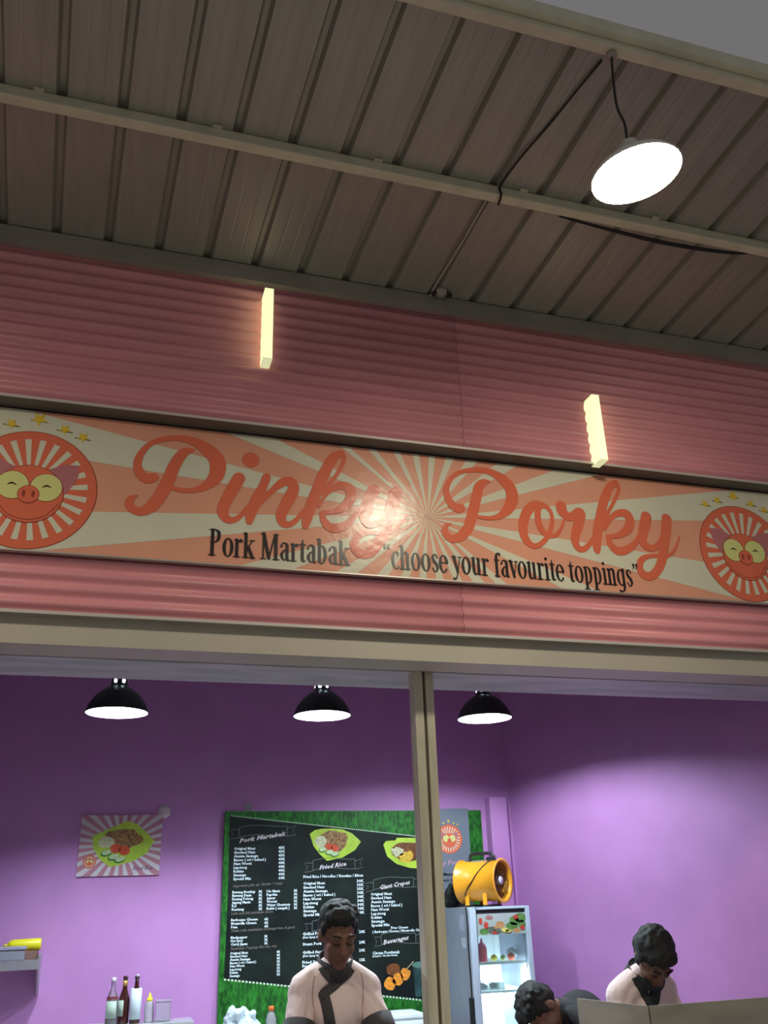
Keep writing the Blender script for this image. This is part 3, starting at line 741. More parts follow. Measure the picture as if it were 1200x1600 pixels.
# ================================================================== lamps
# canopy high-bay lamps
HB = glow('highbay_diffuser', (1.0, 0.90, 0.70), HIGHBAY, (0.9, 0.9, 0.85))
SHADEM = mat('highbay_shade', (0.80, 0.78, 0.70), 0.35, 0.3)
def highbay(x, y, z, label, tilt):
    root = tag(empty('high_bay_lamp', (x, y, z)), label, 'lamp', 'lamps hanging from the canopy edge')
    R = 0.154
    R0 = Matrix.Translation((x, y, z)) @ Euler(tilt).to_matrix().to_4x4()
    MB().lathe([(R, 0.0), (R + 0.004, 0.004), (R * 0.93, 0.025), (R * 0.62, 0.062), (0.055, 0.085), (0.04, 0.09), (0.035, 0.13), (0.0, 0.132)], 36, M=R0).build('shade', SHADEM, root)
    MB().lathe([(R - 0.002, 0.0005), (R * 0.6, -0.012), (0.0, -0.016)], 36, M=R0).build('diffuser', HB, root)
    top = R0 @ Vector((0, 0, 0.13))
    pts = [top, top + Vector((0.004, 0.0, 0.10)), top + Vector((-0.012, 0.004, 0.2)), Vector((x - 0.01, 1.955, roof_z(1.95) - 0.056))]
    MB().tube(spline([tuple(p) for p in pts], 5), 0.0045, 6).build('cord', RUBBER, root)
    MB().lathe([(0.0, 0), (0.018, 0.0), (0.02, -0.02), (0.0, -0.024)], 10, (x - 0.01, 1.955, roof_z(1.95) - 0.054)).build('hanger', mat('hanger_zinc', (0.4, 0.38, 0.34), 0.5, 0.4), root)
    return root
highbay(1.575, 1.955, 3.905, 'round glowing high-bay lamp hanging on a cord from the canopy edge', (0.05, -0.14, 0))
highbay(-1.55, 1.955, 3.925, 'matching high-bay lamp further along the canopy, past the left edge', (0.0, 0.0, 0))

# wall battens
BT = glow('batten_diffuser', (0.95, 1.0, 0.55), BATTEN, (0.75, 0.80, 0.5))
BE = glow('batten_endcap', (0.95, 1.0, 0.58), BATTEN * 0.6, (0.7, 0.78, 0.5))
def batten(x, z0, z1, label, y0=3.345):
    root = tag(empty('wall_light', (x, 3.39, z0)), label, 'wall light', 'light battens on the pink cladding')
    w = 0.021
    MB().box(x - w, x + w, y0, 3.434, z0 + 0.004, z1 - 0.004).build('diffuser', BT, root, bevel=0.004)
    for z in (z0, z1 - 0.004):
        MB().box(x - w, x + w, y0, 3.434, z, z + 0.004).build('end_cap', BE, root)
    return root
batten(0.540, 3.882, 4.268, 'upright glowing light batten under the roof flashing, left of the other')
batten(2.198, 3.568, 3.935, 'upright glowing light batten just above the banner\'s k and y, right of the other')

# kitchen pendants
BULB = glow('kitchen_bulb', (0.78, 0.93, 1.0), PENDANT, (1, 1, 1))
def pendant(x, y, z, label, low=0.0):
    root = tag(empty('pendant_lamp', (x, y, z)), label, 'lamp', 'black pendant lamps over the kitchen')
    R = 0.165
    outer = [(R, 0.0), (R * 0.99, 0.012), (R * 0.90, 0.05), (R * 0.70, 0.095), (R * 0.45, 0.128), (0.052, 0.14), (0.046, 0.15), (0.045, 0.157), (0.045, 0.177), (0.044, 0.188), (0.030, 0.197), (0.010, 0.20)]
    def hole(i, k):
        return i == 7 and k % 5 in (4, 0)
    MB().lathe(outer, 30, (x, y, z), skip=hole).build('shade', BLACK, root)
    inner = [(r - 0.0035, h + 0.0005 if h == 0 else h - 0.002) for r, h in outer[:-1]]
    lin_ = MB().lathe(inner, 30, (x, y, z), skip=hole).build('shade_lining', SHADEIN, root)
    MB().tube([(x, y, z + 0.2), (x, y, 3.3)], 0.006, 8).build('cord', RUBBER, root)
    MB().lathe([(0.0, 0.137 - low), (0.016, 0.137 - low), (0.016, 0.192), (0.0, 0.192)], 14, (x, y, z)).build('socket', SHADEIN, root)
    MB().lathe([(0.0, 0.087), (0.030, 0.089), (0.045, 0.096), (0.050, 0.104), (0.046, 0.113), (0.030, 0.122), (0.014, 0.128), (0.0, 0.128)], 20, (x, y, z + 0.012 - low)).build('bulb', BULB, root)
    return root
p0 = pendant(0.04, 5.0, 2.603, 'black dome pendant lamp with lit white inside, leftmost of three')
p1 = copy_tree(p0, (1.134, 0, 0.012)); p1['label'] = 'black dome pendant lamp just left of the post, middle of three'
p2 = pendant(2.186, 5.0, 2.623, 'black dome pendant lamp just right of the post, rightmost of three', 0.062)

# cables on the roof
def on_roof(x, y, d=0.006):
    return (x, y, roof_z(y) - d)
tag(MB().tube(spline([on_roof(1.57, 2.02), on_roof(1.535, 2.15, 0.012), on_roof(1.50, 2.33), on_roof(1.45, 2.5, 0.014), on_roof(1.43, 2.655)] + [(1.425, 2.664, roof_z(2.67) - 0.03), (1.43, 2.668, roof_z(2.67) - 0.056), (1.44, 2.72, roof_z(2.67) - 0.058), (1.45, 2.73, roof_z(2.73) - 0.02)], 4), 0.005, 6).build('cable', RUBBER),
    'dark thin cable running down the roof and hooked round the purlin', 'cable')
tag(MB().tube(spline([on_roof(1.40, 2.735), on_roof(1.385, 3.0, 0.008), on_roof(1.37, 3.2), on_roof(1.355, 3.352, 0.012), (1.35, 3.36, 4.39)], 4), 0.0045, 6).build('cable', mat('pale_cable', (0.55, 0.5, 0.42), 0.5)),
    'pale thin wire running from the purlin down to the junction box', 'cable')
tag(MB().tube(spline([(1.74, 2.726, roof_z(2.72) - 0.045), (2.0, 2.735, roof_z(2.72) - 0.056), (2.3, 2.742, roof_z(2.72) - 0.062), (2.6, 2.735, roof_z(2.72) - 0.055), (2.75, 2.726, roof_z(2.72) - 0.04)], 5), [0.004 + 0.006 * math.sin(PI * i / 20) for i in range(21)], 6).build('cable', RUBBER),
    'black cable sagging along the underside of the purlin on the right', 'cable')
jb = tag(empty('junction_box', (1.37, 3.35, 4.40)), 'small round junction box at the top of the pink wall where the wire ends', 'junction box')
MB().lathe([(0, -0.012), (0.028, -0.012), (0.03, 0.018), (0, 0.02)], 14, (1.40, 3.345, 4.408)).build('body', mat('box_grey', (0.42, 0.38, 0.33), 0.6), jb)
MB().tube([(1.375, 3.345, 4.405), (1.352, 3.35, 4.395)], 0.010, 8).build('gland', RUBBER, jb)
MB().tube([(1.425, 3.345, 4.405), (1.455, 3.35, 4.40)], 0.012, 8).build('gland', RUBBER, jb)

# ================================================================== the banner
SX, SZ, SYF = 1.3207, 3.2415, 3.497
BX0, BX1, BZ0, BZ1 = -2.06, 2.06, -0.298, 0.322
banner = tag(empty('shop_sign', (SX, 3.51, SZ + BZ0)), 'long cream and peach sunburst sign reading Pinky Porky in coral script', 'sign')
MB().box(SX + BX0, SX + BX1, 3.497, 3.522, SZ + BZ0, SZ + BZ1).build('panel', SIGNP, banner)
MB().box(SX + BX0, SX + BX1, 3.494, 3.522, SZ + BZ0 - 0.006, SZ + BZ0).build('bottom_edge', mat('sign_edge_aluminium', (0.5, 0.47, 0.42), 0.4, 0.5), banner)
pr = Print(3.4962, SX, SZ)
for a, b in SUN_RAYS:
    if b - a > 180: a += 360
    if a - b > 180: b += 360
    a, b = math.radians(a), math.radians(b)
    if abs(a - b) < 1e-4: continue
    poly = clip_rect([(0, 0), (9 * math.cos(a), 9 * math.sin(a)), (9 * math.cos(b), 9 * math.sin(b))], BX0, BX1, BZ0, BZ1)
    if len(poly) > 2: pr.poly(poly)
pr.each('sun_ray', SIGNW, banner)
for word in ('pinky', 'porky'):
    ink(SCRIPT_STROKES[word], 3.4938, SX, SZ, 0.0022, 'script_word', SIGNR, banner)['label'] = 'coral brush-script word'

# condensed serif lettering drawn as thick and thin strokes (unit: cap height)
def arcp(cx, cy, rx, ry, a0, a1, n=14, thick=0.1, thin=0.035):
    out = []
    for i in range(n + 1):
        a = math.radians(a0 + (a1 - a0) * i / n)
        out.append((cx + rx * math.cos(a), cy + ry * math.sin(a), thin + (thick - thin) * abs(math.cos(a)) ** 1.4))
    return out
def serif(x, y, w=0.19):
    return [(x - w / 2, y + 0.015, 0.035), (x + w / 2, y + 0.015, 0.035)]
def stem(x, y0, y1, w=0.1):
    return [(x, y0 + 0.3 * w, w), (x, y1 - 0.3 * w, w)]
def flag(x, y):
    return [(x - 0.085, y - 0.05, 0.02), (x - 0.02, y - 0.03, 0.075)]
ARCH = [(0.09, 0.50, 0.04), (0.14, 0.63, 0.045), (0.20, 0.675, 0.07), (0.255, 0.62, 0.1), (0.265, 0.5, 0.1), (0.265, 0.02, 0.1)]
BOWL = arcp(0.155, 0.34, 0.12, 0.335, 130, -130)
G = {
 'o': (0.35, [arcp(0.17, 0.34, 0.118, 0.335, 0, 360, 26)]),
 'P': (0.42, [stem(0.11, 0, 0.985, 0.105), serif(0.11, 0, 0.2), serif(0.09, 0.95, 0.14), [(0.11, 0.97, 0.04), (0.2, 0.965, 0.05), (0.29, 0.88, 0.1), (0.30, 0.74, 0.105), (0.28, 0.6, 0.09), (0.2, 0.51, 0.045), (0.11, 0.5, 0.04)]]),
 'r': (0.275, [stem(0.09, 0, 0.66), serif(0.09, 0), flag(0.09, 0.69), [(0.1, 0.45, 0.04), (0.15, 0.6, 0.05), (0.2, 0.655, 0.07), (0.235, 0.6, 0.085)]]),
 'k': (0.37, [stem(0.09, 0, 0.93), serif(0.09, 0), flag(0.09, 0.96), [(0.12, 0.30, 0.04), (0.28, 0.65, 0.04)], serif(0.28, 0.645, 0.14), [(0.16, 0.42, 0.1), (0.30, 0.02, 0.105)], serif(0.305, 0, 0.15)]),
 'M': (0.60, [stem(0.09, 0, 0.98, 0.05), serif(0.09, 0, 0.16), [(0.10, 0.97, 0.11), (0.27, 0.04, 0.10)], [(0.27, 0.04, 0.05), (0.45, 0.96, 0.05)], stem(0.485, 0, 0.98, 0.11), serif(0.49, 0, 0.2), serif(0.08, 0.95, 0.12), serif(0.49, 0.95, 0.13)]),
 'a': (0.34, [[(0.055, 0.53, 0.075), (0.09, 0.64, 0.045), (0.15, 0.675, 0.045), (0.225, 0.62, 0.09), (0.24, 0.5, 0.1), (0.24, 0.08, 0.1), (0.30, 0.02, 0.05)], [(0.23, 0.43, 0.03), (0.12, 0.36, 0.06), (0.07, 0.2, 0.1), (0.11, 0.05, 0.06), (0.17, 0.03, 0.04), (0.23, 0.12, 0.03)]]),
 't': (0.235, [[(0.12, 0.84, 0.03), (0.11, 0.6, 0.09), (0.11, 0.12, 0.1), (0.15, 0.03, 0.06), (0.21, 0.05, 0.03)], [(0.03, 0.665, 0.04), (0.21, 0.665, 0.04)]]),
 'b': (0.36, [stem(0.085, 0.03, 0.93), flag(0.085, 0.96), BOWL]),
 'c': (0.285, [arcp(0.165, 0.34, 0.118, 0.335, 62, 310, 20), [(0.225, 0.58, 0.075), (0.226, 0.56, 0.075)]]),
 'h': (0.375, [stem(0.09, 0, 0.93), serif(0.09, 0, 0.17), flag(0.09, 0.96), ARCH, serif(0.265, 0, 0.17)]),
 'n': (0.375, [stem(0.09, 0, 0.66), serif(0.09, 0, 0.17), flag(0.09, 0.69), ARCH, serif(0.265, 0, 0.17)]),
 's': (0.27, [[(0.215, 0.55, 0.05), (0.19, 0.655, 0.04), (0.13, 0.68, 0.05), (0.07, 0.6, 0.085), (0.09, 0.45, 0.1), (0.18, 0.3, 0.105), (0.215, 0.15, 0.09), (0.17, 0.02, 0.05), (0.10, 0.02, 0.04), (0.05, 0.14, 0.05)]]),
 'e': (0.31, [arcp(0.165, 0.34, 0.118, 0.335, 8, 318, 24), [(0.07, 0.385, 0.035), (0.285, 0.385, 0.035)]]),
 'y': (0.31, [[(0.05, 0.67, 0.1), (0.17, 0.06, 0.09)], [(0.27, 0.67, 0.035), (0.16, 0.0, 0.04), (0.11, -0.19, 0.05), (0.05, -0.24, 0.07), (0.025, -0.19, 0.06)], serif(0.06, 0.64, 0.15), serif(0.265, 0.64, 0.11)]),
 'u': (0.375, [[(0.09, 0.67, 0.1), (0.09, 0.2, 0.1), (0.12, 0.04, 0.08), (0.17, 0.015, 0.045), (0.25, 0.12, 0.035)], stem(0.265, 0.02, 0.67), [(0.27, 0.03, 0.05), (0.33, 0.02, 0.03)], serif(0.06, 0.645, 0.1), serif(0.24, 0.645, 0.1)]),
 'f': (0.225, [[(0.10, 0.0, 0.1), (0.10, 0.7, 0.1), (0.125, 0.88, 0.08), (0.18, 0.955, 0.045), (0.235, 0.90, 0.08)], serif(0.10, 0), [(0.03, 0.665, 0.04), (0.20, 0.665, 0.04)]]),
 'v': (0.29, [[(0.05, 0.67, 0.1), (0.155, 0.03, 0.09)], [(0.26, 0.67, 0.035), (0.155, 0.03, 0.04)], serif(0.06, 0.64, 0.15), serif(0.255, 0.64, 0.11)]),
 'i': (0.19, [stem(0.095, 0, 0.66), serif(0.095, 0), flag(0.095, 0.69), [(0.09, 0.88, 0.11), (0.091, 0.881, 0.11)]]),
 'p': (0.36, [stem(0.09, -0.24, 0.66), serif(0.09, -0.26), flag(0.09, 0.69), BOWL]),
 'g': (0.36, [arcp(0.165, 0.34, 0.115, 0.325, 50, 310), [(0.265, 0.68, 0.1), (0.265, 0.0, 0.1), (0.24, -0.17, 0.075), (0.16, -0.245, 0.045), (0.07, -0.22, 0.075)], [(0.25, 0.66, 0.05), (0.33, 0.65, 0.03)]]),
 ' ': (0.17, []),
 '<': (0.30, [[(0.13, 0.95, 0.025), (0.085, 0.88, 0.06), (0.095, 0.80, 0.09)], [(0.25, 0.95, 0.025), (0.205, 0.88, 0.06), (0.215, 0.80, 0.09)]]),
 '>': (0.30, [[(0.095, 0.93, 0.09), (0.115, 0.85, 0.06), (0.07, 0.75, 0.025)], [(0.215, 0.93, 0.09), (0.235, 0.85, 0.06), (0.19, 0.75, 0.025)]]),
}
def serif_text(s, u0, u1, v0, cap, name):
    tot = sum(G[c][0] for c in s)
    k = (u1 - u0) / tot
    out, x = [], 0.0
    for c in s:
        adv, strokes = G[c]
        for st in strokes:
            out.append([(u0 + (x + a) * k, v0 + b * cap, w * (k * 0.6 + cap * 0.4)) for a, b, w in st])
        x += adv
    o = ink(out, 3.4936, SX, SZ, 0.0011, name, SIGNK, banner)
    o['label'] = 'black condensed serif lettering'
serif_text('Pork Martabak', -0.985, -0.375, -0.264, 0.120, 'serif_line')
serif_text('<choose your favourite toppings>', -0.225, 1.075, -0.263, 0.120, 'serif_line')

# round emblem with sun rays and a pig face, stars above; printed twice
def emblem(prn_y, ox, oz, s, parent, stars=True, layers=0.0006):
    def P(i):
        return Print(prn_y - i * layers, ox, oz)
    R = 0.262 * s
    P(0).ell(0, 0, R, n=64).build('emblem_outline', SIGNO, parent)
    P(1).ell(0, 0, R * 0.988, n=64).build('emblem_disc', SIGNR, parent)
    ry = P(2)
    for k in range(24):
        a = 2 * PI * (k + 0.5) / 24
        c, sn = math.cos(a), math.sin(a)
        r0, r1, w0, w1 = 0.09 * s, 0.224 * s, 0.006 * s, 0.0125 * s
        ry.poly([(r0 * c + w0 * sn, r0 * sn - w0 * c), (r1 * c + w1 * sn, r1 * sn - w1 * c), (r1 * c - w1 * sn, r1 * sn + w1 * c), (r0 * c - w0 * sn, r0 * sn + w0 * c)])
    ry.each('emblem_ray', SIGNW, parent)
    ear = P(3)
    for q in (1, -1):
        ear.poly([(q * x * s, z * s) for x, z in ((0.05, 0.09), (0.075, 0.098), (0.125, 0.122), (0.177, 0.124), (0.182, 0.075), (0.165, 0.03), (0.132, -0.02), (0.08, 0.0))])
    ear.each('pig_ear', SIGNM, parent)
    P(4).ell(0, -0.022 * s, 0.134 * s, 0.128 * s, n=48).build('pig_face_line', SIGNO, parent)
    P(5).ell(0, -0.022 * s, 0.131 * s, 0.125 * s, n=48).build('pig_face', SIGNR, parent)
    d = P(6)
    for q in (1, -1):
        d.ell(q * 0.064 * s, 0.010 * s, 0.063 * s, 0.063 * s)
    d.each('pig_eye_line', SIGNO, parent)
    d = P(6)
    d.ribbon([(-0.115 * s, -0.06 * s, 0.003 * s), (-0.07 * s, -0.115 * s, 0.003 * s), (0, -0.135 * s, 0.003 * s), (0.07 * s, -0.115 * s, 0.003 * s), (0.115 * s, -0.06 * s, 0.003 * s)], 5)
    d.build('pig_mouth', SIGNO, parent)
    e = P(7)
    for q in (1, -1):
        e.ell(q * 0.064 * s, 0.010 * s, 0.0605 * s, 0.0605 * s)
    e.each('pig_eye', SIGNE, parent)
    P(8).ell(0, -0.026 * s, 0.042 * s, 0.040 * s).build('pig_snout_line', SIGNO, parent)
    P(9).ell(0, -0.026 * s, 0.0395 * s, 0.0375 * s).build('pig_snout', SIGNR, parent)
    n_ = P(10)
    for q in (1, -1):
        n_.ell(q * 0.018 * s, -0.024 * s, 0.006 * s, 0.0155 * s)
    n_.each('pig_nostril', SIGNO, parent)
    for q in (1, -1):
        b = P(10)
        b.ribbon([(q * (0.064 - 0.014) * s + 0.0, 0.010 * s, 0.003 * s), (q * 0.066 * s, 0.018 * s, 0.006 * s), (q * (0.066 + 0.016) * s, 0.011 * s, 0.003 * s)], 5)
        b.build('pig_wink', SIGNK, parent)
    if stars:
        sh = P(1)
        for x, z, r in ((-0.182, 0.258, 0.026), (-0.102, 0.287, 0.026), (0.002, 0.321, 0.034), (0.106, 0.286, 0.026), (0.182, 0.258, 0.026)):
            P(2).star(x * s, z * s, r * s).build('star', SIGNY, parent)
            sh.poly([((x - 0.033) * s, (z - 0.004) * s), ((x + 0.033) * s, (z - 0.010) * s), ((x + 0.033) * s, (z - 0.014) * s), ((x - 0.033) * s, (z - 0.008) * s)])
        sh.each('star_line', SIGND, parent)
emblem(3.4955, SX - 1.71, SZ - 0.036, 1.0, banner)
emblem(3.4955, SX + 1.715, SZ - 0.036, 1.0, banner)
# ================================================================== menu board on the back wall
GRASS = mat('grass_print', (0.024, 0.19, 0.02), 0.5, 0, spec=0.25, col2=(0.005, 0.05, 0.007), scale=38, stretch=(1.6, 1, 0.7), detail=6)
CHALK = mat('blackboard_print', (0.004, 0.006, 0.007), 0.55, 0, spec=0.15, col2=(0.011, 0.016, 0.013), scale=5, detail=6)
MTXT = mat('pale_menu_ink', (0.78, 0.90, 0.96), 0.5)
MDIM = mat('dim_menu_ink', (0.13, 0.11, 0.095), 0.5)
MGREY = mat('slate_panel_print', (0.17, 0.20, 0.25), 0.4)
MSCR = mat('pink_white_script_ink', (0.68, 0.60, 0.64), 0.5)
MPINK = mat('rose_script_ink', (0.55, 0.30, 0.40), 0.5)
LIME = mat('lime_plate_print', (0.42, 0.60, 0.05), 0.4, 0, var=0.12, scale=14)
FOOD = mat('fried_rice_print', (0.42, 0.22, 0.07), 0.5, 0, col2=(0.11, 0.045, 0.015), scale=60, detail=5)
TOMA = mat('tomato_print', (0.55, 0.06, 0.02), 0.4, 0, var=0.2, scale=60)
CUCU = mat('cucumber_print', (0.50, 0.62, 0.36), 0.4, 0, var=0.15, scale=80)
CUCR = mat('cucumber_rim_print', (0.03, 0.16, 0.02), 0.4)
SPRO = mat('shredded_cabbage_print', (0.55, 0.55, 0.35), 0.5, 0, var=0.3, scale=120)
EGGY = mat('cheese_print', (0.70, 0.45, 0.05), 0.4, 0, var=0.2, scale=60)
MEAT = mat('dark_meat_print', (0.16, 0.05, 0.015), 0.4, 0, var=0.4, scale=60)
SKEW = mat('glazed_meatball_print', (0.75, 0.26, 0.03), 0.4, 0, var=0.35, scale=70)
MY = 6.172
board = tag(empty('menu_board', (1.70, 6.185, 0.945)), 'green and black menu board with chalk-style price lists hung on the lilac wall', 'menu board')
MB().box(0.792, 2.612, MY, 6.1995, 0.945, 2.20).build('panel', GRASS, board)
def menu_print(layer):
    return Print(MY - 0.0006 * layer)
menu_print(1).poly(MENU_POLY['black']).build('black_field', CHALK, board)
menu_print(2).poly(MENU_POLY['grey']).build('slate_field', MGREY, board)
dd = menu_print(2)
for key in ('dash_top', 'dash_bot'):
    (ax, az), (bx, bz) = MENU_POLY[key]
    n = 96 if key == 'dash_top' else 64
    for k in range(n):
        t0, t1 = k / n, (k + 0.6) / n
        w = 0.0035 if key == 'dash_top' else 0.005
        dd.poly([(ax + (bx - ax) * t0, az + (bz - az) * t0 - w), (ax + (bx - ax) * t1, az + (bz - az) * t1 - w), (ax + (bx - ax) * t1, az + (bz - az) * t1 + w), (ax + (bx - ax) * t0, az + (bz - az) * t0 + w)])
dd.each('stitch_dash', mat('stitch_ink', (0.60, 0.75, 0.58), 0.5), board)
def txt(kind, sh):
    return [(s, x, z, w, h, sh, r) for s, x, z, w, h, k, r in MENU_TEXT if k == kind]
text_mesh(txt('w', 0.0), 'price_line', MY - 0.0012, MTXT, board)
text_mesh(txt('d', 0.25), 'faint_heading', MY - 0.0012, MDIM, board)
text_mesh(txt('s', 0.35), 'script_heading', MY - 0.0018, MSCR, board)
text_mesh(txt('p', 0.35), 'slate_line', MY - 0.0018, MPINK, board)
for key, ((ax, az), (bx, bz)) in MENU_RIBBON.items():
    L = bx - ax
    def at(t, off):
        return (ax + L * t, az + (bz - az) * t + off + 0.010 * math.sin(2 * PI * (t - 0.1)), 0.003)
    H = 0.030
    rb = menu_print(2)
    rb.ribbon([at(0.14 + 0.72 * k / 8, H) for k in range(9)], 2)
    rb.ribbon([at(0.14 + 0.72 * k / 8, -H) for k in range(9)], 2)
    for t, sgn in ((0.14, -1), (0.86, 1)):
        e0, e1 = at(t, H), at(t, -H)
        rb.ribbon([e0, e1], 1, smooth=False)
        tip = t + sgn * 0.14
        rb.ribbon([at(t, H * 0.5), at(tip, H * 0.9), at(tip - sgn * 0.05, -0.1 * H), at(tip, -H), at(t, -H * 1.1)], 1, smooth=False)
    rb.build('ribbon_outline', mat('chalk_grey_ink', (0.16, 0.17, 0.17), 0.6), board)
def pt(k):
    return MENU_POINT[k]
def plate(poly, pre):
    menu_print(2).poly(poly).build('lime_plate', LIME, board)
plate(MENU_POLY['plate1'], 'p1')
plate(MENU_POLY['plate2'], 'p2')
def blob(prn, x, z, a, b, seed, n=26, wob=0.22):
    prn.poly([(x + a * (1 + wob * noise.noise(Vector((math.cos(t) * 1.7 + seed, math.sin(t) * 1.7, seed)))) * math.cos(t), z + b * (1 + wob * noise.noise(Vector((math.cos(t) * 1.7 + seed, math.sin(t) * 1.7, seed)))) * math.sin(t)) for t in (2 * PI * k / n for k in range(n))])
    return prn
blob(menu_print(3), *pt('p1 food'), 0.105, 0.068, 3).build('fried_rice', FOOD, board)
blob(menu_print(4), *pt('p1 sprout'), 0.04, 0.035, 5).build('cabbage', SPRO, board)
t_ = menu_print(5)
for k in ('p1 tom1', 'p1 tom2'):
    t_.ell(*pt(k), 0.025, 0.021)
t_.each('tomato', TOMA, board)
c_ = menu_print(4); c2_ = menu_print(5)
for k in ('p1 cuc1', 'p1 cuc2', 'p1 cuc3'):
    c_.ell(*pt(k), 0.030, 0.017, 0.15)
    x, z = pt(k)
    c2_.ell(x + 0.002, z + 0.004, 0.026, 0.013, 0.15)
c_.each('cucumber_rim', CUCR, board)
c2_.each('cucumber', CUCU, board)
blob(menu_print(3), pt('p2 food')[0], pt('p2 food')[1] - 0.02, 0.125, 0.065, 9).build('dark_topping', MEAT, board)
blob(menu_print(4), *pt('p2 cheese'), 0.05, 0.038, 11, wob=0.5).build('cheese', EGGY, board)
blob(menu_print(4), *pt('p2 white'), 0.045, 0.032, 14, wob=0.5).build('cabbage', SPRO, board)
blob(menu_print(2), *pt('skd'), 0.05, 0.035, 4).build('grilled_sausage', MEAT, board)
sk = menu_print(2)
sk.ribbon([(*pt('sk end a'), 0.005), (*pt('sk end b'), 0.005)], 1, smooth=False)
sk.build('skewer_stick', mat('bamboo_print', (0.5, 0.42, 0.25), 0.5), board)
sb = menu_print(3)
for i, k in enumerate(('sk1', 'sk2', 'sk3')):
    blob(sb, *pt(k), 0.040 - 0.003 * i, 0.036, 20 + i)
sb.each('meatball', SKEW, board)
gx, gz = pt('glass')
menu_print(2).poly([(gx - 0.045, gz + 0.08), (gx + 0.045, gz + 0.08), (gx + 0.034, gz - 0.10), (gx - 0.034, gz - 0.10)]).build('drink_glass', mat('dark_drink_print', (0.02, 0.05, 0.05), 0.3, 0, var=0.6, scale=20), board)
menu_print(3).ell(gx, gz + 0.085, 0.05, 0.018).build('glass_lid', mat('lid_print', (0.10, 0.20, 0.18), 0.4), board)
emblem(MY - 0.0012, *pt('logo'), 0.37, board, layers=0.0003)
# strip of grey tape above the board
tag(MB().box(0.925, 0.968, 6.196, 6.1995, 2.203, 2.262).build('tape_strip', mat('grey_tape', (0.30, 0.28, 0.33), 0.5)), 'short strip of grey tape on the wall above the menu board', 'tape')

# ================================================================== small poster
PY = 6.188
poster = tag(empty('poster', (0.143, 6.195, 1.823)), 'small striped poster showing fried rice on a lime leaf plate', 'poster')
POSTP = mat('dusty_pink_print', (0.46, 0.20, 0.26), 0.4)
POSTW = mat('pale_ray_print', (0.60, 0.55, 0.62), 0.4)
px0, px1, pz0, pz1 = -0.106, 0.392, 1.823, 2.183
MB().box(px0, px1, PY, 6.1995, pz0, pz1).build('sheet', POSTP, poster)
rp = Print(PY - 0.0006, 0.145, 2.005)
for k in range(26):
    a = 2 * PI * k / 26
    b = a + PI / 26 * 0.95
    sx = 1.35
    q = clip_rect([(0, 0), (3 * sx * math.cos(a), 3 * math.sin(a)), (3 * sx * math.cos(b), 3 * math.sin(b))], px0 - 0.145, px1 - 0.145, pz0 - 2.005, pz1 - 2.005)
    if len(q) > 2:
        rp.poly(q)
rp.each('ray', POSTW, poster)
Print(PY - 0.0012, 0.145, 2.005).poly([(-0.175, 0.055), (-0.07, 0.10), (0.03, 0.142), (0.09, 0.122), (0.15, 0.075), (0.205, 0.02), (0.165, -0.05), (0.09, -0.095), (0.0, -0.12), (-0.055, -0.13), (-0.12, -0.085), (-0.165, -0.02)]).build('lime_plate', LIME, poster)
blob(Print(PY - 0.0018, 0.145, 2.005), 0.01, 0.035, 0.115, 0.065, 31).build('fried_rice', FOOD, poster)
blob(Print(PY - 0.0024, 0.145, 2.005), -0.09, 0.015, 0.05, 0.035, 33).build('cabbage', SPRO, poster)
Print(PY - 0.003, 0.145, 2.005).ell(-0.03, -0.022, 0.032, 0.028).ell(0.025, -0.035, 0.034, 0.028).each('tomato', TOMA, poster)
cr_ = Print(PY - 0.0024, 0.145, 2.005); cw_ = Print(PY - 0.003, 0.145, 2.005)
for x, z in ((-0.085, -0.05), (-0.04, -0.075), (0.0, -0.09)):
    cr_.ell(x, z, 0.034, 0.019, 0.2)
    cw_.ell(x + 0.003, z + 0.005, 0.029, 0.014, 0.2)
cr_.each('cucumber_rim', CUCR, poster)
cw_.each('cucumber', CUCU, poster)
emblem(PY - 0.0015, -0.035, 1.908, 0.15, poster, stars=False, layers=0.0003)
text_mesh([('Fried Rice', 0.228, 1.853, 0.125, 0.022, 0.35, 2)], 'script_caption', PY - 0.0016, mat('dark_caption_ink', (0.16, 0.10, 0.16), 0.5), poster)

# ================================================================== back counter and what stands on it
cnt = tag(empty('back_counter', (0.7, 5.95, 0)), 'low steel work counter running along the back wall under the menu board', 'counter')
MB().box(-1.6, 2.12, 5.66, 6.19, 0.89, 0.93).build('top', STEEL, cnt, bevel=0.004)
MB().box(-1.55, 2.07, 5.70, 6.18, 0.25, 0.28).build('under_shelf', STEEL, cnt)
for x in (-1.55, 0.25, 2.03):
    for y in (5.70, 6.14):
        MB().box(x, x + 0.04, y, y + 0.04, 0, 0.89).build('leg', STEEL, cnt)
rack = tag(empty('bottle_rack', (0.31, 5.96, 0.93)), 'low pale metal stand carrying the sauce bottles', 'rack')
MB().box(0.04, 0.62, 5.86, 6.07, 1.022, 1.035).build('top', mat('pale_metal', (0.60, 0.66, 0.66), 0.3, 0.5), rack, bevel=0.003)
for x in (0.05, 0.59):
    for y in (5.87, 6.045):
        MB().box(x, x + 0.015, y, y + 0.015, 0.93, 1.022).build('leg', STEEL, rack)

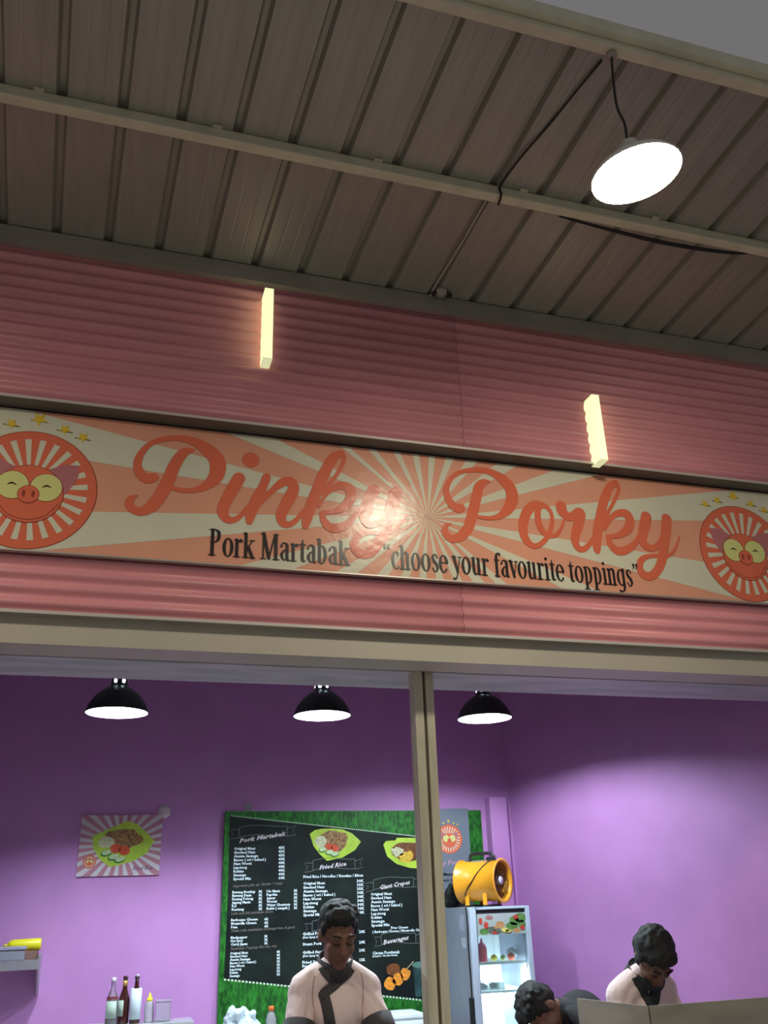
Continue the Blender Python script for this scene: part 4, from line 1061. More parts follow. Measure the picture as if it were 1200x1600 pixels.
BZ = 1.035
def bottle_prof(h, r, neck=0.013, sh=0.62):
    return [(0.0, 0.0), (r * 0.95, 0.0), (r, 0.006), (r, h * sh * 0.86), (r * 0.93, h * sh * 0.94), (r * 0.62, h * (sh + 0.09)), (neck * 1.15, h * (sh + 0.17)), (neck, h * 0.93), (neck * 1.25, h * 0.935), (neck * 1.25, h * 0.985), (0.0, h)]
def label_band(x, y, r, z0, z1, a0, a1, material, parent, name='label_paper', slant=0.0, t=0.0012):
    # a0..a1 degrees around the bottle; -90 faces the counter's front
    vs, fs, n = [], [], 16
    for i in range(n + 1):
        a = math.radians(a0 + (a1 - a0) * i / n)
        zz = slant * (i / n - 0.5)
        for rr in (r + 0.0004, r + t):
            vs += [(x + rr * math.cos(a), y + rr * math.sin(a), z0 + zz), (x + rr * math.cos(a), y + rr * math.sin(a), z1 + zz)]
    for i in range(n):
        a, b = 4 * i, 4 * i + 4
        fs += [(a + 2, b + 2, b + 3, a + 3), (a, a + 1, b + 1, b), (a, b, b + 2, a + 2), (a + 1, a + 3, b + 3, b + 1)]
    fs += [(0, 2, 3, 1), (4 * n, 4 * n + 1, 4 * n + 3, 4 * n + 2)]
    return MB().add(vs, fs, True).build(name, material, parent)
CLEARG = glass('clear_bottle_glass', (0.86, 0.78, 0.86), 0.03, 0.16)
BROWNG = mat('brown_bottle_glass', (0.05, 0.012, 0.01), 0.08, 0)
REDLIQ = mat('red_sauce', (0.20, 0.02, 0.02), 0.25, 0, col2=(0.08, 0.008, 0.012), scale=8)
PAPER = mat('pale_label_paper', (0.44, 0.54, 0.46), 0.6, 0, var=0.08, scale=40)
PAPERW = mat('white_wrap_paper', (0.66, 0.74, 0.82), 0.6, 0, var=0.06, scale=20)
GOLD = mat('gold_foil', (0.62, 0.36, 0.10), 0.4, 0.3, var=0.3, scale=60)
b1 = tag(empty('sauce_bottle', (0.163, 5.93, BZ)), 'clear glass bottle of dark red sauce with a pale label', 'bottle', 'bottles on the rack')
MB().lathe(bottle_prof(0.238, 0.033, 0.011, 0.60), 24, (0.163, 5.93, BZ)).build('vessel', CLEARG, b1)
MB().lathe([(0.0, 0.002), (0.0315, 0.003), (0.0315, 0.142), (0.0, 0.142)], 24, (0.163, 5.93, BZ)).build('sauce', REDLIQ, b1)
label_band(0.163, 5.93, 0.033, BZ + 0.035, BZ + 0.122, -160, -45, PAPER, b1)
MB().lathe([(0.0, 0.0), (0.0145, 0.0), (0.0145, 0.026), (0.0, 0.028)], 16, (0.163, 5.93, BZ + 0.213)).build('cap', mat('pale_pink_cap', (0.6, 0.48, 0.6), 0.4), b1)
b2 = tag(empty('brown_bottle', (0.229, 5.965, BZ)), 'dark brown glass bottle with gold neck foil, between the red sauce and the wrapped one', 'bottle', 'bottles on the rack')
MB().lathe(bottle_prof(0.243, 0.032, 0.0115, 0.56), 24, (0.229, 5.965, BZ)).build('vessel', BROWNG, b2)
label_band(0.229, 5.965, 0.032, BZ + 0.04, BZ + 0.12, -165, -95, PAPER, b2)
label_band(0.229, 5.965, 0.0119, BZ + 0.19, BZ + 0.218, -178, 178, GOLD, b2, 'neck_foil', 0.0)
b3 = tag(empty('wrapped_bottle', (0.293, 5.94, BZ)), 'dark glass bottle wrapped in white paper up to its neck', 'bottle', 'bottles on the rack')
MB().lathe(bottle_prof(0.243, 0.029, 0.011, 0.60), 24, (0.293, 5.94, BZ)).build('vessel', BROWNG, b3)
label_band(0.293, 5.94, 0.031, BZ + 0.022, BZ + 0.178, -179, 179, PAPERW, b3, 'paper_wrap')
MB().lathe([(0.0, 0.0), (0.0145, 0.0), (0.0145, 0.012), (0.0, 0.013)], 16, (0.293, 5.94, BZ + 0.235)).build('crown_cap', mat('lilac_cap', (0.45, 0.35, 0.5), 0.4, 0.3), b3)
sq = tag(empty('squeeze_bottle', (0.372, 5.95, BZ)), 'translucent squeeze bottle with a yellow cone cap', 'bottle')
MILK = glass('milky_plastic', (0.80, 0.78, 0.82), 0.25, 0.42)
MB().lathe([(0.0, 0.0), (0.026, 0.0), (0.027, 0.008), (0.026, 0.085), (0.020, 0.102), (0.016, 0.108), (0.0, 0.108)], 20, (0.372, 5.95, BZ)).build('vessel', MILK, sq)
MB().lathe([(0.0, 0.106), (0.017, 0.106), (0.017, 0.12), (0.010, 0.126), (0.0035, 0.15), (0.0, 0.15)], 16, (0.372, 5.95, BZ)).build('cone_cap', mat('yellow_plastic', (0.85, 0.70, 0.03), 0.35), sq)
tb = tag(empty('clear_tub', (0.448, 5.95, BZ)), 'clear square plastic tub beside the yellow-capped squeeze bottle', 'tub')
CLEARP = glass('clear_plastic', (0.84, 0.80, 0.88), 0.1, 0.30)
MB().prism([(0.405, 5.91), (0.491, 5.91), (0.491, 5.99), (0.405, 5.99)], 'z', BZ, BZ + 0.102).build('box', CLEARP, tb, bevel=0.010)
MB().prism([(0.402, 5.907), (0.494, 5.907), (0.494, 5.993), (0.402, 5.993)], 'z', BZ + 0.1025, BZ + 0.112).build('lid', CLEARP, tb, bevel=0.003)

def remesh_mesh(mb, voxel, smooth=6, name='m', disp=0.0, dscale=8.0):
    me = new_mesh(name, mb.v, mb.f)
    o = bpy.data.objects.new(name, me)
    COL.objects.link(o)
    r = o.modifiers.new('r', 'REMESH')
    r.mode = 'VOXEL'
    r.voxel_size = voxel
    r.adaptivity = 0
    if smooth:
        s = o.modifiers.new('s', 'SMOOTH')
        s.iterations = smooth
        s.factor = 0.5
    bpy.context.view_layer.update()
    out = bpy.data.meshes.new_from_object(o.evaluated_get(bpy.context.evaluated_depsgraph_get()))
    bpy.data.objects.remove(o)
    bpy.data.meshes.remove(me)
    out.name = name
    if disp:
        nor = [v.normal.copy() for v in out.vertices]
        for v, n in zip(out.vertices, nor):
            v.co += n * disp * noise.noise(v.co * dscale)
    for p in out.polygons:
        p.use_smooth = True
    return out

# white plastic bag on the counter
mb = MB()
for k, (x, y, z, r) in enumerate(((0.885, 5.90, 0.985, (0.095, 0.07, 0.055)), (0.855, 5.89, 1.03, (0.055, 0.05, 0.055)), (0.92, 5.91, 1.02, (0.06, 0.05, 0.05)), (0.96, 5.90, 0.975, (0.05, 0.05, 0.045)))):
    mb.ball((x, y, z), r, wob=0.35, seed=k + 2)
bagm = remesh_mesh(mb, 0.006, 1, 'plastic_bag', 0.030, 26.0)
bn = [v.normal.copy() for v in bagm.vertices]
for v, n in zip(bagm.vertices, bn):
    v.co += n * 0.010 * (0.5 - abs(noise.noise(v.co * 38)))
for v in bagm.vertices:
    v.co.z = max(v.co.z, 0.9305)
tag(link('plastic_bag', bagm, mat('white_plastic_film', (0.58, 0.68, 0.76), 0.3, 0)), 'crumpled white plastic bag on the counter below the menu board', 'bag')
ob = tag(empty('water_bottle', (1.072, 5.90, 0.93)), 'small clear bottle with an orange cap beside the plastic bag', 'bottle')
MB().lathe([(0.0, 0.0), (0.030, 0.0), (0.031, 0.01), (0.031, 0.085), (0.022, 0.112), (0.012, 0.122), (0.012, 0.13), (0.0, 0.13)], 20, (1.072, 5.90, 0.93)).build('vessel', CLEARP, ob)
MB().lathe([(0.0, 0.126), (0.0165, 0.126), (0.0165, 0.15), (0.0, 0.152)], 16, (1.072, 5.90, 0.93)).build('cap', mat('orange_plastic', (0.75, 0.14, 0.02), 0.35), ob)
wb = tag(empty('foam_box', (1.90, 5.98, 0.93)), 'white lidded box on the counter just left of the post', 'box')
FOAM = mat('white_foam', (0.72, 0.78, 0.84), 0.5, 0, var=0.03)
MB().box(1.785, 2.01, 5.86, 6.10, 0.93, 0.968).build('base', FOAM, wb, bevel=0.006)
MB().box(1.778, 2.017, 5.853, 6.107, 0.968, 0.992).build('lid', FOAM, wb, bevel=0.006)

# ================================================================== wall shelf at the left
sh = tag(empty('wall_shelf', (-0.75, 6.05, 1.36)), 'grey steel wall shelf with triangular bracket at the left edge', 'shelf')
MB().box(-1.4, -0.262, 5.90, 6.2, 1.368, 1.384).build('board', STEELD, sh)
MB().box(-1.4, -0.262, 5.893, 5.90, 1.338, 1.386).build('front_lip', STEELD, sh)
for x in (-0.262, -1.415):
    MB().prism([(5.893, 1.41), (6.2, 1.41), (6.2, 1.19), (6.16, 1.19), (5.893, 1.338)], 'x', x, x + 0.012).build('bracket', STEELD, sh)
tag(MB().box(-0.50, -0.275, 6.04, 6.18, 1.3845, 1.428).build('carton', mat('brown_card', (0.20, 0.10, 0.08), 0.7, 0, var=0.1), bevel=0.003), 'flat brown carton on the wall shelf under the yellow bottle', 'carton')
yb = tag(empty('yellow_bottle', (-0.37, 6.11, 1.4285)), 'yellow squeeze bottle lying on its side on the wall shelf', 'bottle')
Mx = Matrix.Translation((-0.262, 6.11, 1.4605)) @ Euler((0, -PI / 2 - 0.02, 0)).to_matrix().to_4x4()
MB().lathe([(0.0, 0.0), (0.030, 0.0), (0.032, 0.006), (0.032, 0.15), (0.027, 0.172), (0.013, 0.185), (0.0, 0.185)], 24, M=Mx).build('vessel', mat('yellow_squeeze_plastic', (0.78, 0.70, 0.02), 0.35), yb)
MB().lathe([(0.0, 0.184), (0.013, 0.184), (0.012, 0.196), (0.004, 0.21), (0.0, 0.21)], 14, M=Mx).build('nozzle', mat('yellow_nozzle', (0.7, 0.55, 0.05), 0.35), yb)
gt = tag(empty('grey_tub', (-0.47, 5.97, 1.3845)), 'smoky translucent plastic tub on the front of the wall shelf', 'tub')
SMOK = glass('smoky_plastic', (0.50, 0.50, 0.62), 0.12, 0.5)
MB().box(-0.62, -0.335, 5.915, 6.03, 1.3845, 1.44).build('box', SMOK, gt, bevel=0.008)
MB().box(-0.625, -0.33, 5.91, 6.035, 1.4405, 1.456).build('lid', mat('grey_lid', (0.30, 0.30, 0.42), 0.4), gt, bevel=0.004)

# ================================================================== drinks cooler
FX0, FX1, FY0, FY1, FZ1 = 2.246, 2.655, 5.60, 6.09, 1.572
fr = tag(empty('display_cooler', (2.45, 5.85, 0)), 'upright glass-door display cooler lit inside, with fruit pictures on its header', 'cooler')
FWH = mat('pale_blue_cooler_steel', (0.50, 0.58, 0.70), 0.35, 0, var=0.03)
FIN = mat('white_cooler_lining', (0.80, 0.86, 0.88), 0.5)
FSIDE = mat('grey_cooler_side', (0.30, 0.34, 0.42), 0.4, 0, var=0.05)
MB().box(FX0, FX0 + 0.018, FY0 + 0.045, FY1, 0.06, FZ1).build('side_panel', FSIDE, fr)
MB().box(FX1 - 0.018, FX1, FY0 + 0.045, FY1, 0.06, FZ1).build('side_panel', FSIDE, fr)
MB().box(FX0 + 0.018, FX1 - 0.018, FY1 - 0.02, FY1, 0.06, FZ1).build('back_panel', FIN, fr)
MB().box(FX0 + 0.018, FX1 - 0.018, FY0 + 0.045, FY1 - 0.02, FZ1 - 0.02, FZ1).build('top_panel', FWH, fr)
MB().box(FX0 + 0.018, FX1 - 0.018, FY0 + 0.045, FY1 - 0.02, 0.06, 0.14).build('base_panel', FWH, fr)
for x in (FX0 + 0.02, FX1 - 0.06):
    for y in (FY0 + 0.06, FY1 - 0.06):
        MB().box(x, x + 0.04, y, y + 0.04, 0, 0.06).build('foot', RUBBER, fr)
door = MB().box(FX0, FX0 + 0.042, FY0, FY0 + 0.042, 0.16, FZ1).box(FX1 - 0.030, FX1, FY0, FY0 + 0.042, 0.16, FZ1).box(FX0 + 0.042, FX1 - 0.030, FY0, FY0 + 0.042, FZ1 - 0.014, FZ1).box(FX0 + 0.042, FX1 - 0.030, FY0, FY0 + 0.042, 0.16, 0.21).build('door', FWH, fr, bevel=0.004)
MB().box(FX0 + 0.042, FX1 - 0.030, FY0 + 0.012, FY0 + 0.016, 0.21, 1.42).build('glass_pane', glass('cooler_glass', (0.95, 0.99, 1.0), 0.02, 0.03), door)
MB().box(FX0 + 0.042, FX1 - 0.030, FY0 + 0.008, FY0 + 0.03, 1.535, FZ1 - 0.014).build('black_band', mat('black_band', (0.012, 0.012, 0.02), 0.4), door)
HDR = mat('pale_header_print', (0.42, 0.46, 0.48), 0.4, 0, col2=(0.36, 0.44, 0.40), scale=6)
hd = MB().box(FX0 + 0.042, FX1 - 0.030, FY0 + 0.006, FY0 + 0.03, 1.415, 1.535).build('header', HDR, door)
for i, (n, c, lst) in enumerate((('leaf_print', (0.10, 0.24, 0.06), ((0.30, 0.09, 0.05, 0.03), (0.26, 0.075, 0.04, 0.03), (0.24, 0.045, 0.05, 0.025), (0.31, 0.05, 0.03, 0.03), (0.05, 0.02, 0.035, 0.02))),
                               ('peach_print', (0.55, 0.28, 0.12), ((0.16, 0.055, 0.035, 0.022), (0.12, 0.03, 0.03, 0.02), (0.27, 0.02, 0.03, 0.014))),
                               ('grape_print', (0.12, 0.14, 0.10), ((0.10, 0.028, 0.03, 0.02), (0.14, 0.02, 0.03, 0.015))),
                               ('berry_print', (0.50, 0.05, 0.04), ((0.03, 0.08, 0.014, 0.02), (0.065, 0.055, 0.018, 0.022), (0.27, 0.095, 0.02, 0.014), (0.31, 0.035, 0.018, 0.016), (0.12, 0.012, 0.018, 0.01))),
                               ('banana_print', (0.62, 0.55, 0.15), ((0.19, 0.025, 0.03, 0.016), (0.215, 0.018, 0.025, 0.01))))):
    q = Print(FY0 + 0.0055 - 0.0008 * i, FX0 + 0.042, 1.415)
    for x, z, a, b in lst:
        q.ell(x, z, a * 0.85, b * 0.9)
    q.each('fruit_print', mat(n, c, 0.4, 0, var=0.25, scale=40), hd)
text_mesh([('GEA', FX0 + 0.105, 1.503, 0.055, 0.022, 0.0, 0)], 'brand_lettering', FY0 + 0.0045, mat('red_brand_ink', (0.5, 0.10, 0.12), 0.4), hd)
CTUBE = glow('cooler_tube', (0.80, 1.0, 1.0), FRIDGE, (1, 1, 1))
MB().tube([(FX1 - 0.045, FY0 + 0.075, 0.30), (FX1 - 0.045, FY0 + 0.075, 1.22)], 0.011, 10).build('light_tube', CTUBE, fr)
MB().tube([(FX0 + 0.05, FY1 - 0.06, 1.06), (FX1 - 0.05, FY1 - 0.06, 1.06)], 0.010, 10).build('light_tube', CTUBE, fr)
WIRE = mat('white_wire', (0.75, 0.8, 0.82), 0.4)
for z in (1.262, 1.105, 0.80, 0.50):
    shf = MB().box(FX0 + 0.02, FX1 - 0.02, FY0 + 0.055, FY0 + 0.062, z - 0.014, z).box(FX0 + 0.02, FX1 - 0.02, FY1 - 0.06, FY1 - 0.053, z - 0.006, z)
    for k in range(17):
        x = FX0 + 0.03 + k * 0.0217
        shf.box(x - 0.0025, x + 0.0025, FY0 + 0.062, FY1 - 0.06, z - 0.005, z)
    shf.build('wire_shelf', WIRE, fr)
# stickers on the side and the hinge knob
SIDEX = FX0 - 0.0006
lb = MB()
for y0, y1, z0, z1 in ((5.70, 5.78, 1.44, 1.53),):
    lb.box(SIDEX - 0.0004, FX0 - 0.0001, y0, y1, z0, z1)
lb.build('sticker', mat('pale_sticker', (0.45, 0.48, 0.60), 0.5, 0, var=0.2, scale=40), fr)
MB().box(SIDEX - 0.0004, FX0 - 0.0001, 5.69, 5.76, 1.345, 1.40).build('sticker', mat('white_sticker', (0.55, 0.60, 0.68), 0.5, 0, var=0.15, scale=40), fr)
MB().box(FX1 - 0.05, FX1 - 0.015, FY0 + 0.004, FY0 + 0.04, FZ1 - 0.014, FZ1 - 0.0005).build('hinge', FWH, fr)

# goods inside the cooler
def goods_bottle(x, y, label):
    r = tag(empty('sauce_squeeze_bottle', (x, y, 1.262)), label, 'bottle', 'red sauce bottles in the cooler')
    MB().lathe([(0.0, 0.0), (0.029, 0.0), (0.031, 0.006), (0.031, 0.072), (0.026, 0.086), (0.0, 0.09)], 20, (x, y, 1.262)).build('vessel', mat('red_sauce_plastic', (0.62, 0.06, 0.10), 0.35), r)
    MB().lathe([(0.0, 0.085), (0.026, 0.085), (0.022, 0.098), (0.009, 0.108), (0.004, 0.132), (0.0, 0.132)], 16, (x, y, 1.262)).build('nozzle_cap', mat('pink_cap_plastic', (0.72, 0.10, 0.28), 0.35), r)
goods_bottle(2.362, 5.72, 'red squeeze bottle with a pink cap standing clear on the cooler\'s top shelf')
goods_bottle(2.302, 5.74, 'red squeeze bottle half hidden by the cooler\'s left door frame')
def fruit(name, x, y, z, r, c, label, group=None):
    root = tag(empty(name, (x, y, z)), label, name)
    MB().ball((x, y, z + r * 0.9), (r, r, r * 0.9)).build('flesh', mat(name + '_skin', c, 0.4, 0, var=0.12, scale=25), root)
    MB().tube([(x, y, z + r * 1.75), (x + 0.003, y, z + r * 1.95)], 0.003, 6).build('stalk', CUCR, root)
fruit('lemon', 2.44, 5.72, 1.262, 0.021, (0.80, 0.72, 0.04), 'yellow lemon on the cooler\'s top shelf')
fruit('tomato', 2.553, 5.71, 1.262, 0.024, (0.60, 0.08, 0.02), 'red tomato on the cooler\'s top shelf')
fruit('lime', 2.505, 5.73, 1.262, 0.017, (0.28, 0.36, 0.08), 'small green lime between the lemon and the tomato')
pk = tag(empty('food_pack', (2.60, 5.80, 1.262)), 'grey wrapped pack behind the tomato in the cooler', 'pack')
MB().ball((2.60, 5.80, 1.295), (0.030, 0.05, 0.033), wob=0.25, seed=8).build('film', mat('grey_film', (0.30, 0.34, 0.38), 0.25), pk)
MB().tube([(2.60, 5.76, 1.325), (2.602, 5.752, 1.34)], [0.008, 0.003], 8).build('twist', mat('grey_film', (0.3, 0.34, 0.38), 0.25), pk)
tub2 = tag(empty('dark_tub', (2.385, 5.72, 1.105)), 'clear tub with dark contents on the cooler\'s second shelf', 'tub')
MB().box(2.30, 2.48, 5.67, 5.78, 1.105, 1.150).build('box', glass('tub_plastic', (0.85, 0.95, 0.95), 0.1, 0.35), tub2, bevel=0.006)
MB().ball((2.345, 5.72, 1.127), (0.035, 0.04, 0.018), wob=0.3).ball((2.425, 5.72, 1.127), (0.030, 0.04, 0.018), wob=0.3, seed=4).build('contents', mat('dark_food', (0.06, 0.07, 0.08), 0.5), tub2)

# power cord hanging down the cooler's corner
pc = tag(empty('power_cord', (2.236, 5.62, 0.9)), 'black power cord with an adaptor hanging down the corner of the cooler', 'cord')
MB().tube(spline([(2.238, 5.64, 1.585), (2.238, 5.627, 1.50), (2.236, 5.627, 1.35), (2.238, 5.627, 1.2), (2.238, 5.625, 1.08)], 5), 0.0048, 7).build('lead', RUBBER, pc)
MB().box(2.222, 2.2445, 5.605, 5.64, 0.86, 1.08).build('adaptor', RUBBER, pc, bevel=0.005)

# ================================================================== yellow ventilator fan on the cooler
FZ = FZ1
ax = Vector((0.616, -0.787, 0.0)).normalized()
fc = Vector((2.435, 5.80, FZ + 0.1535))
fan = tag(empty('ventilator_fan', (fc.x, fc.y, FZ)), 'yellow drum-shaped portable ventilator fan with a black handle on top of the cooler', 'fan')
side = Vector((0, 0, 1)).cross(ax).normalized()
MF = Matrix((side, Vector((0, 0, 1)), ax)).transposed().to_4x4()
MF.translation = fc
YEL = mat('yellow_enamel', (0.80, 0.33, 0.02), 0.32, 0, var=0.04)
H = 0.15
R = 0.122
MB().lathe([(R + 0.012, -H), (R + 0.012, -H + 0.006), (R, -H + 0.012), (R, H - 0.012), (R + 0.012, H - 0.006), (R + 0.012, H), (R - 0.006, H), (R - 0.008, H - 0.02), (R - 0.008, -H + 0.02), (R - 0.006, -H), (R + 0.012, -H)], 40, M=MF).build('drum', YEL, fan)
DARK = mat('dark_fan_inside', (0.03, 0.02, 0.02), 0.5)
MB().lathe([(0.0, -0.02), (R - 0.009, -0.02), (R - 0.009, -0.024), (0.0, -0.024)], 32, M=MF).build('back_plate', DARK, fan)
GRIL = mat('fan_grille', (0.035, 0.022, 0.02), 0.45, 0.3)
g = MB()
for rr in (0.035, 0.055, 0.075, 0.095):
    g.lathe([(rr - 0.0015, H - 0.02), (rr + 0.0015, H - 0.02), (rr + 0.0015, H - 0.017), (rr - 0.0015, H - 0.017), (rr - 0.0015, H - 0.02)], 28, M=MF)
for k in range(8):
    a = 2 * PI * k / 8
    g.tube([MF @ Vector((0.02 * math.cos(a), 0.02 * math.sin(a), H - 0.0185)), MF @ Vector(((R - 0.008) * math.cos(a), (R - 0.008) * math.sin(a), H - 0.0185))], 0.0016, 5)
g.build('grille', GRIL, fan)
for k in range(5):
    a = 2 * PI * k / 5
    vs = []
    for q, (rr, wdt, tw) in enumerate(((0.03, 0.02, 0.02), (0.07, 0.032, 0.016), (0.105, 0.036, 0.012))):
        for sg in (-1, 1):
            for th in (-0.001, 0.001):
                vs.append((rr * math.cos(a) - sg * wdt * math.sin(a), rr * math.sin(a) + sg * wdt * math.cos(a), 0.06 + sg * tw + th))
    fs = []
    for i in range(2):
        o = 4 * i
        fs += [(o, o + 4, o + 6, o + 2), (o + 1, o + 3, o + 7, o + 5), (o, o + 1, o + 5, o + 4), (o + 2, o + 6, o + 7, o + 3)]
    fs += [(0, 2, 3, 1), (8, 9, 11, 10)]
    MB().add(vs, fs, True, MF).build('blade', mat('bronze_blade', (0.12, 0.07, 0.04), 0.4, 0.3), fan)
MB().lathe([(0.0, H - 0.012), (0.023, H - 0.013), (0.026, H - 0.02), (0.026, 0.03), (0, 0.03)], 24, M=MF).build('hub', mat('lilac_hub', (0.62, 0.56, 0.74), 0.35), fan)
hp = [(0, R - 0.002, -0.085), (0, R + 0.035, -0.082), (0, R + 0.045, -0.06), (0, R + 0.047, 0.0), (0, R + 0.045, 0.06), (0, R + 0.030, 0.09), (0, R - 0.002, 0.095)]
MB().tube(spline([tuple(MF @ Vector(p)) for p in hp], 4), [0.011] * 25, 10).build('handle', BLACK, fan)
MB().box(-0.02, 0.02, R - 0.006, R + 0.022, 0.045, 0.10, MF).build('switch_box', BLACK, fan, bevel=0.005)
MB().box(-0.03, 0.03, R - 0.012, R + 0.004, -0.06, 0.03, MF).build('rating_plate', mat('grey_plate', (0.30, 0.26, 0.26), 0.4), fan, bevel=0.003)
for zz in (-0.085, 0.045):
    for sx in (-1, 1):
        MB().box(sx * 0.095 - 0.004, sx * 0.095 + 0.004, -(R + 0.026), -0.062, zz, zz + 0.028, MF).build('foot', YEL, fan, bevel=0.002)
    MB().box(-0.10, 0.10, -0.152, -0.140, zz, zz + 0.028, MF).build('foot_pad', RUBBER, fan, bevel=0.003)
cp = [(0.04, R + 0.0, 0.085), (0.085, R - 0.03, 0.06), (0.119, 0.04, 0.02), (0.127, 0.0, -0.01), (0.122, -0.04, -0.05), (0.10, -0.085, -0.085)]
cp = [(-p[0], p[1], p[2]) for p in cp]
MB().tube(spline([tuple(MF @ Vector(p)) for p in cp], 5), 0.0035, 6).build('lead', RUBBER, fan)
# black cloth bag behind the fan
mb = MB()
for k, (x, y, z, r) in enumerate(((2.285, 6.02, 1.625, (0.05, 0.055, 0.055)), (2.30, 6.03, 1.67, (0.04, 0.045, 0.05)), (2.325, 6.03, 1.61, (0.05, 0.05, 0.04)))):
    mb.ball((x, y, z), r, wob=0.3, seed=k)
bb = remesh_mesh(mb, 0.007, 2, 'black_bag', 0.015, 20.0)
for v in bb.vertices:
    v.co.z = max(v.co.z, FZ1 + 0.0005)
tag(link('black_bag', bb, mat('black_cloth', (0.006, 0.007, 0.008), 0.9)), 'black cloth bundle on the cooler behind the fan', 'bundle')

# ================================================================== front counter with sheet-metal guard
fcn = tag(empty('front_counter', (0.6, 3.5, 0)), 'long steel serving counter across the stall front', 'counter')
MB().box(-2.2, 2.85, 3.25, 3.70, 0.90, 0.945).build('top', STEEL, fcn, bevel=0.004)
MB().box(-2.2, 2.85, 3.30, 3.33, 0.0, 0.90).build('front_panel', mat('pink_counter_panel', (0.6, 0.25, 0.3), 0.5), fcn)
for x in (-2.2, 0.3, 2.80):
    MB().box(x, x + 0.05, 3.33, 3.68, 0, 0.90).build('leg', STEEL, fcn)
gd = tag(empty('metal_guard', (2.2, 3.4, 0.945)), 'folded sheet-metal guard standing on the serving counter at the lower right', 'guard')
GUARD = mat('guard_steel', (0.42, 0.40, 0.33), 0.42, 0.45, var=0.12, scale=4, stretch=(1, 1, 3))
MB().prism([(2.006, 3.283), (2.846, 3.283), (2.846, 3.292), (2.010, 3.292)], 'z', 0.945, 1.25).build('front_sheet', GUARD, gd)
MB().prism([(2.002, 3.286), (2.010, 3.292), (1.922, 3.668), (1.913, 3.666)], 'z', 0.945, 1.25).build('side_sheet', GUARD, gd)
# ================================================================== people
SKIN = mat('brown_skin', (0.17, 0.08, 0.05), 0.55, 0, var=0.06, scale=30)
HAIRM = mat('black_hair', (0.005, 0.0045, 0.0045), 0.75, 0, var=0.3, scale=120, stretch=(1, 1, 0.3))
PINKS = mat('pale_pink_shirt', (0.80, 0.63, 0.61), 0.85, 0, var=0.02, scale=10, bump=0.9, bscale=26, stretch=(1.3, 1.3, 0.3))
GREYS = mat('charcoal_trim_cloth', (0.055, 0.05, 0.055), 0.85, 0, bump=0.1, bscale=200)
BLKS = mat('black_shirt', (0.010, 0.010, 0.013), 0.85, 0, bump=0.1, bscale=200)
TROU = mat('dark_trousers', (0.02, 0.02, 0.025), 0.85)
LASH = mat('dark_lash', (0.01, 0.007, 0.006), 0.7)
LIPM = mat('brown_lip', (0.20, 0.07, 0.05), 0.5)

def limb(mb, pts, radii, seg=14):
    mb.tube(spline([tuple(p) for p in pts], 5) if len(pts) > 2 else pts, radii if len(pts) <= 2 else [v[0] for v in spline([(r,) for r in radii], 5)], seg)
    for p, r in ((pts[0], radii[0]), (pts[-1], radii[-1])):
        mb.ball(tuple(p), r * 0.99, seg=12, rings=8)

def head_parts(mb, MH):
    mb.ball((0, 0.014, 0.030), (0.074, 0.094, 0.092), MH, 20, 14)
    mb.ball((0, -0.026, -0.030), (0.061, 0.068, 0.088), MH, 18, 12)
    mb.ball((0, -0.066, -0.098), (0.030, 0.026, 0.022), MH)
    for q in (-1, 1):
        mb.ball((q * 0.038, -0.055, -0.030), (0.024, 0.030, 0.032), MH)
        mb.ball((q * 0.030, -0.083, 0.030), (0.027, 0.012, 0.009), MH)
        mb.ball((q * 0.030, -0.077, 0.008), (0.016, 0.013, 0.011), MH)
        mb.ball((q * 0.076, 0.012, -0.006), (0.010, 0.022, 0.032), MH)
        mb.ball((q * 0.011, -0.098, -0.034), (0.010, 0.012, 0.009), MH)
    n = [MH @ Vector(p) for p in ((0, -0.086, 0.022), (0, -0.098, -0.005), (0, -0.110, -0.030))]
    mb.tube(n, [0.009, 0.011, 0.014], 10)
    mb.ball((0, -0.108, -0.031), (0.014, 0.013, 0.011), MH)
    mb.ball((0, -0.086, -0.064), (0.023, 0.012, 0.007), MH)
    mb.ball((0, -0.083, -0.076), (0.020, 0.012, 0.008), MH)

def hand_parts(mb, wrist, fdir, palm_n, s, thumb_side):
    # palm with five separate, unequal, slightly curled fingers
    f = Vector(fdir).normalized()
    n = Vector(palm_n)
    n = (n - f * n.dot(f)).normalized()
    sd = f.cross(n).normalized() * thumb_side
    w = Vector(wrist)
    Mp = Matrix((sd, f, n)).transposed().to_4x4()
    Mp.translation = w + f * 0.045 * s
    mb.ball((0, 0, 0), (0.040 * s, 0.052 * s, 0.015 * s), Mp, 14, 10)
    for off, ln in ((0.029, 0.068), (0.010, 0.076), (-0.010, 0.071), (-0.029, 0.055)):
        b = w + f * 0.080 * s + sd * off * s
        p1 = b + f * ln * 0.45 * s + n * 0.010 * s
        p2 = p1 + f * ln * 0.30 * s + n * 0.022 * s
        p3 = p2 + f * ln * 0.12 * s + n * 0.022 * s
        mb.tube([b - f * 0.02 * s, b, p1, p2, p3], [0.009 * s, 0.009 * s, 0.0085 * s, 0.008 * s, 0.006 * s], 8)
        mb.ball(tuple(p3), 0.006 * s, seg=8, rings=6)
    b = w + f * 0.025 * s + sd * 0.030 * s
    t1 = b + (f * 0.5 + sd * 0.8).normalized() * 0.038 * s + n * 0.010 * s
    t2 = t1 + (f * 0.9 + sd * 0.3).normalized() * 0.032 * s + n * 0.012 * s
    mb.tube([b - sd * 0.012 * s, b, t1, t2], [0.012 * s, 0.011 * s, 0.0095 * s, 0.007 * s], 8)
    mb.ball(tuple(t2), 0.007 * s, seg=8, rings=6)

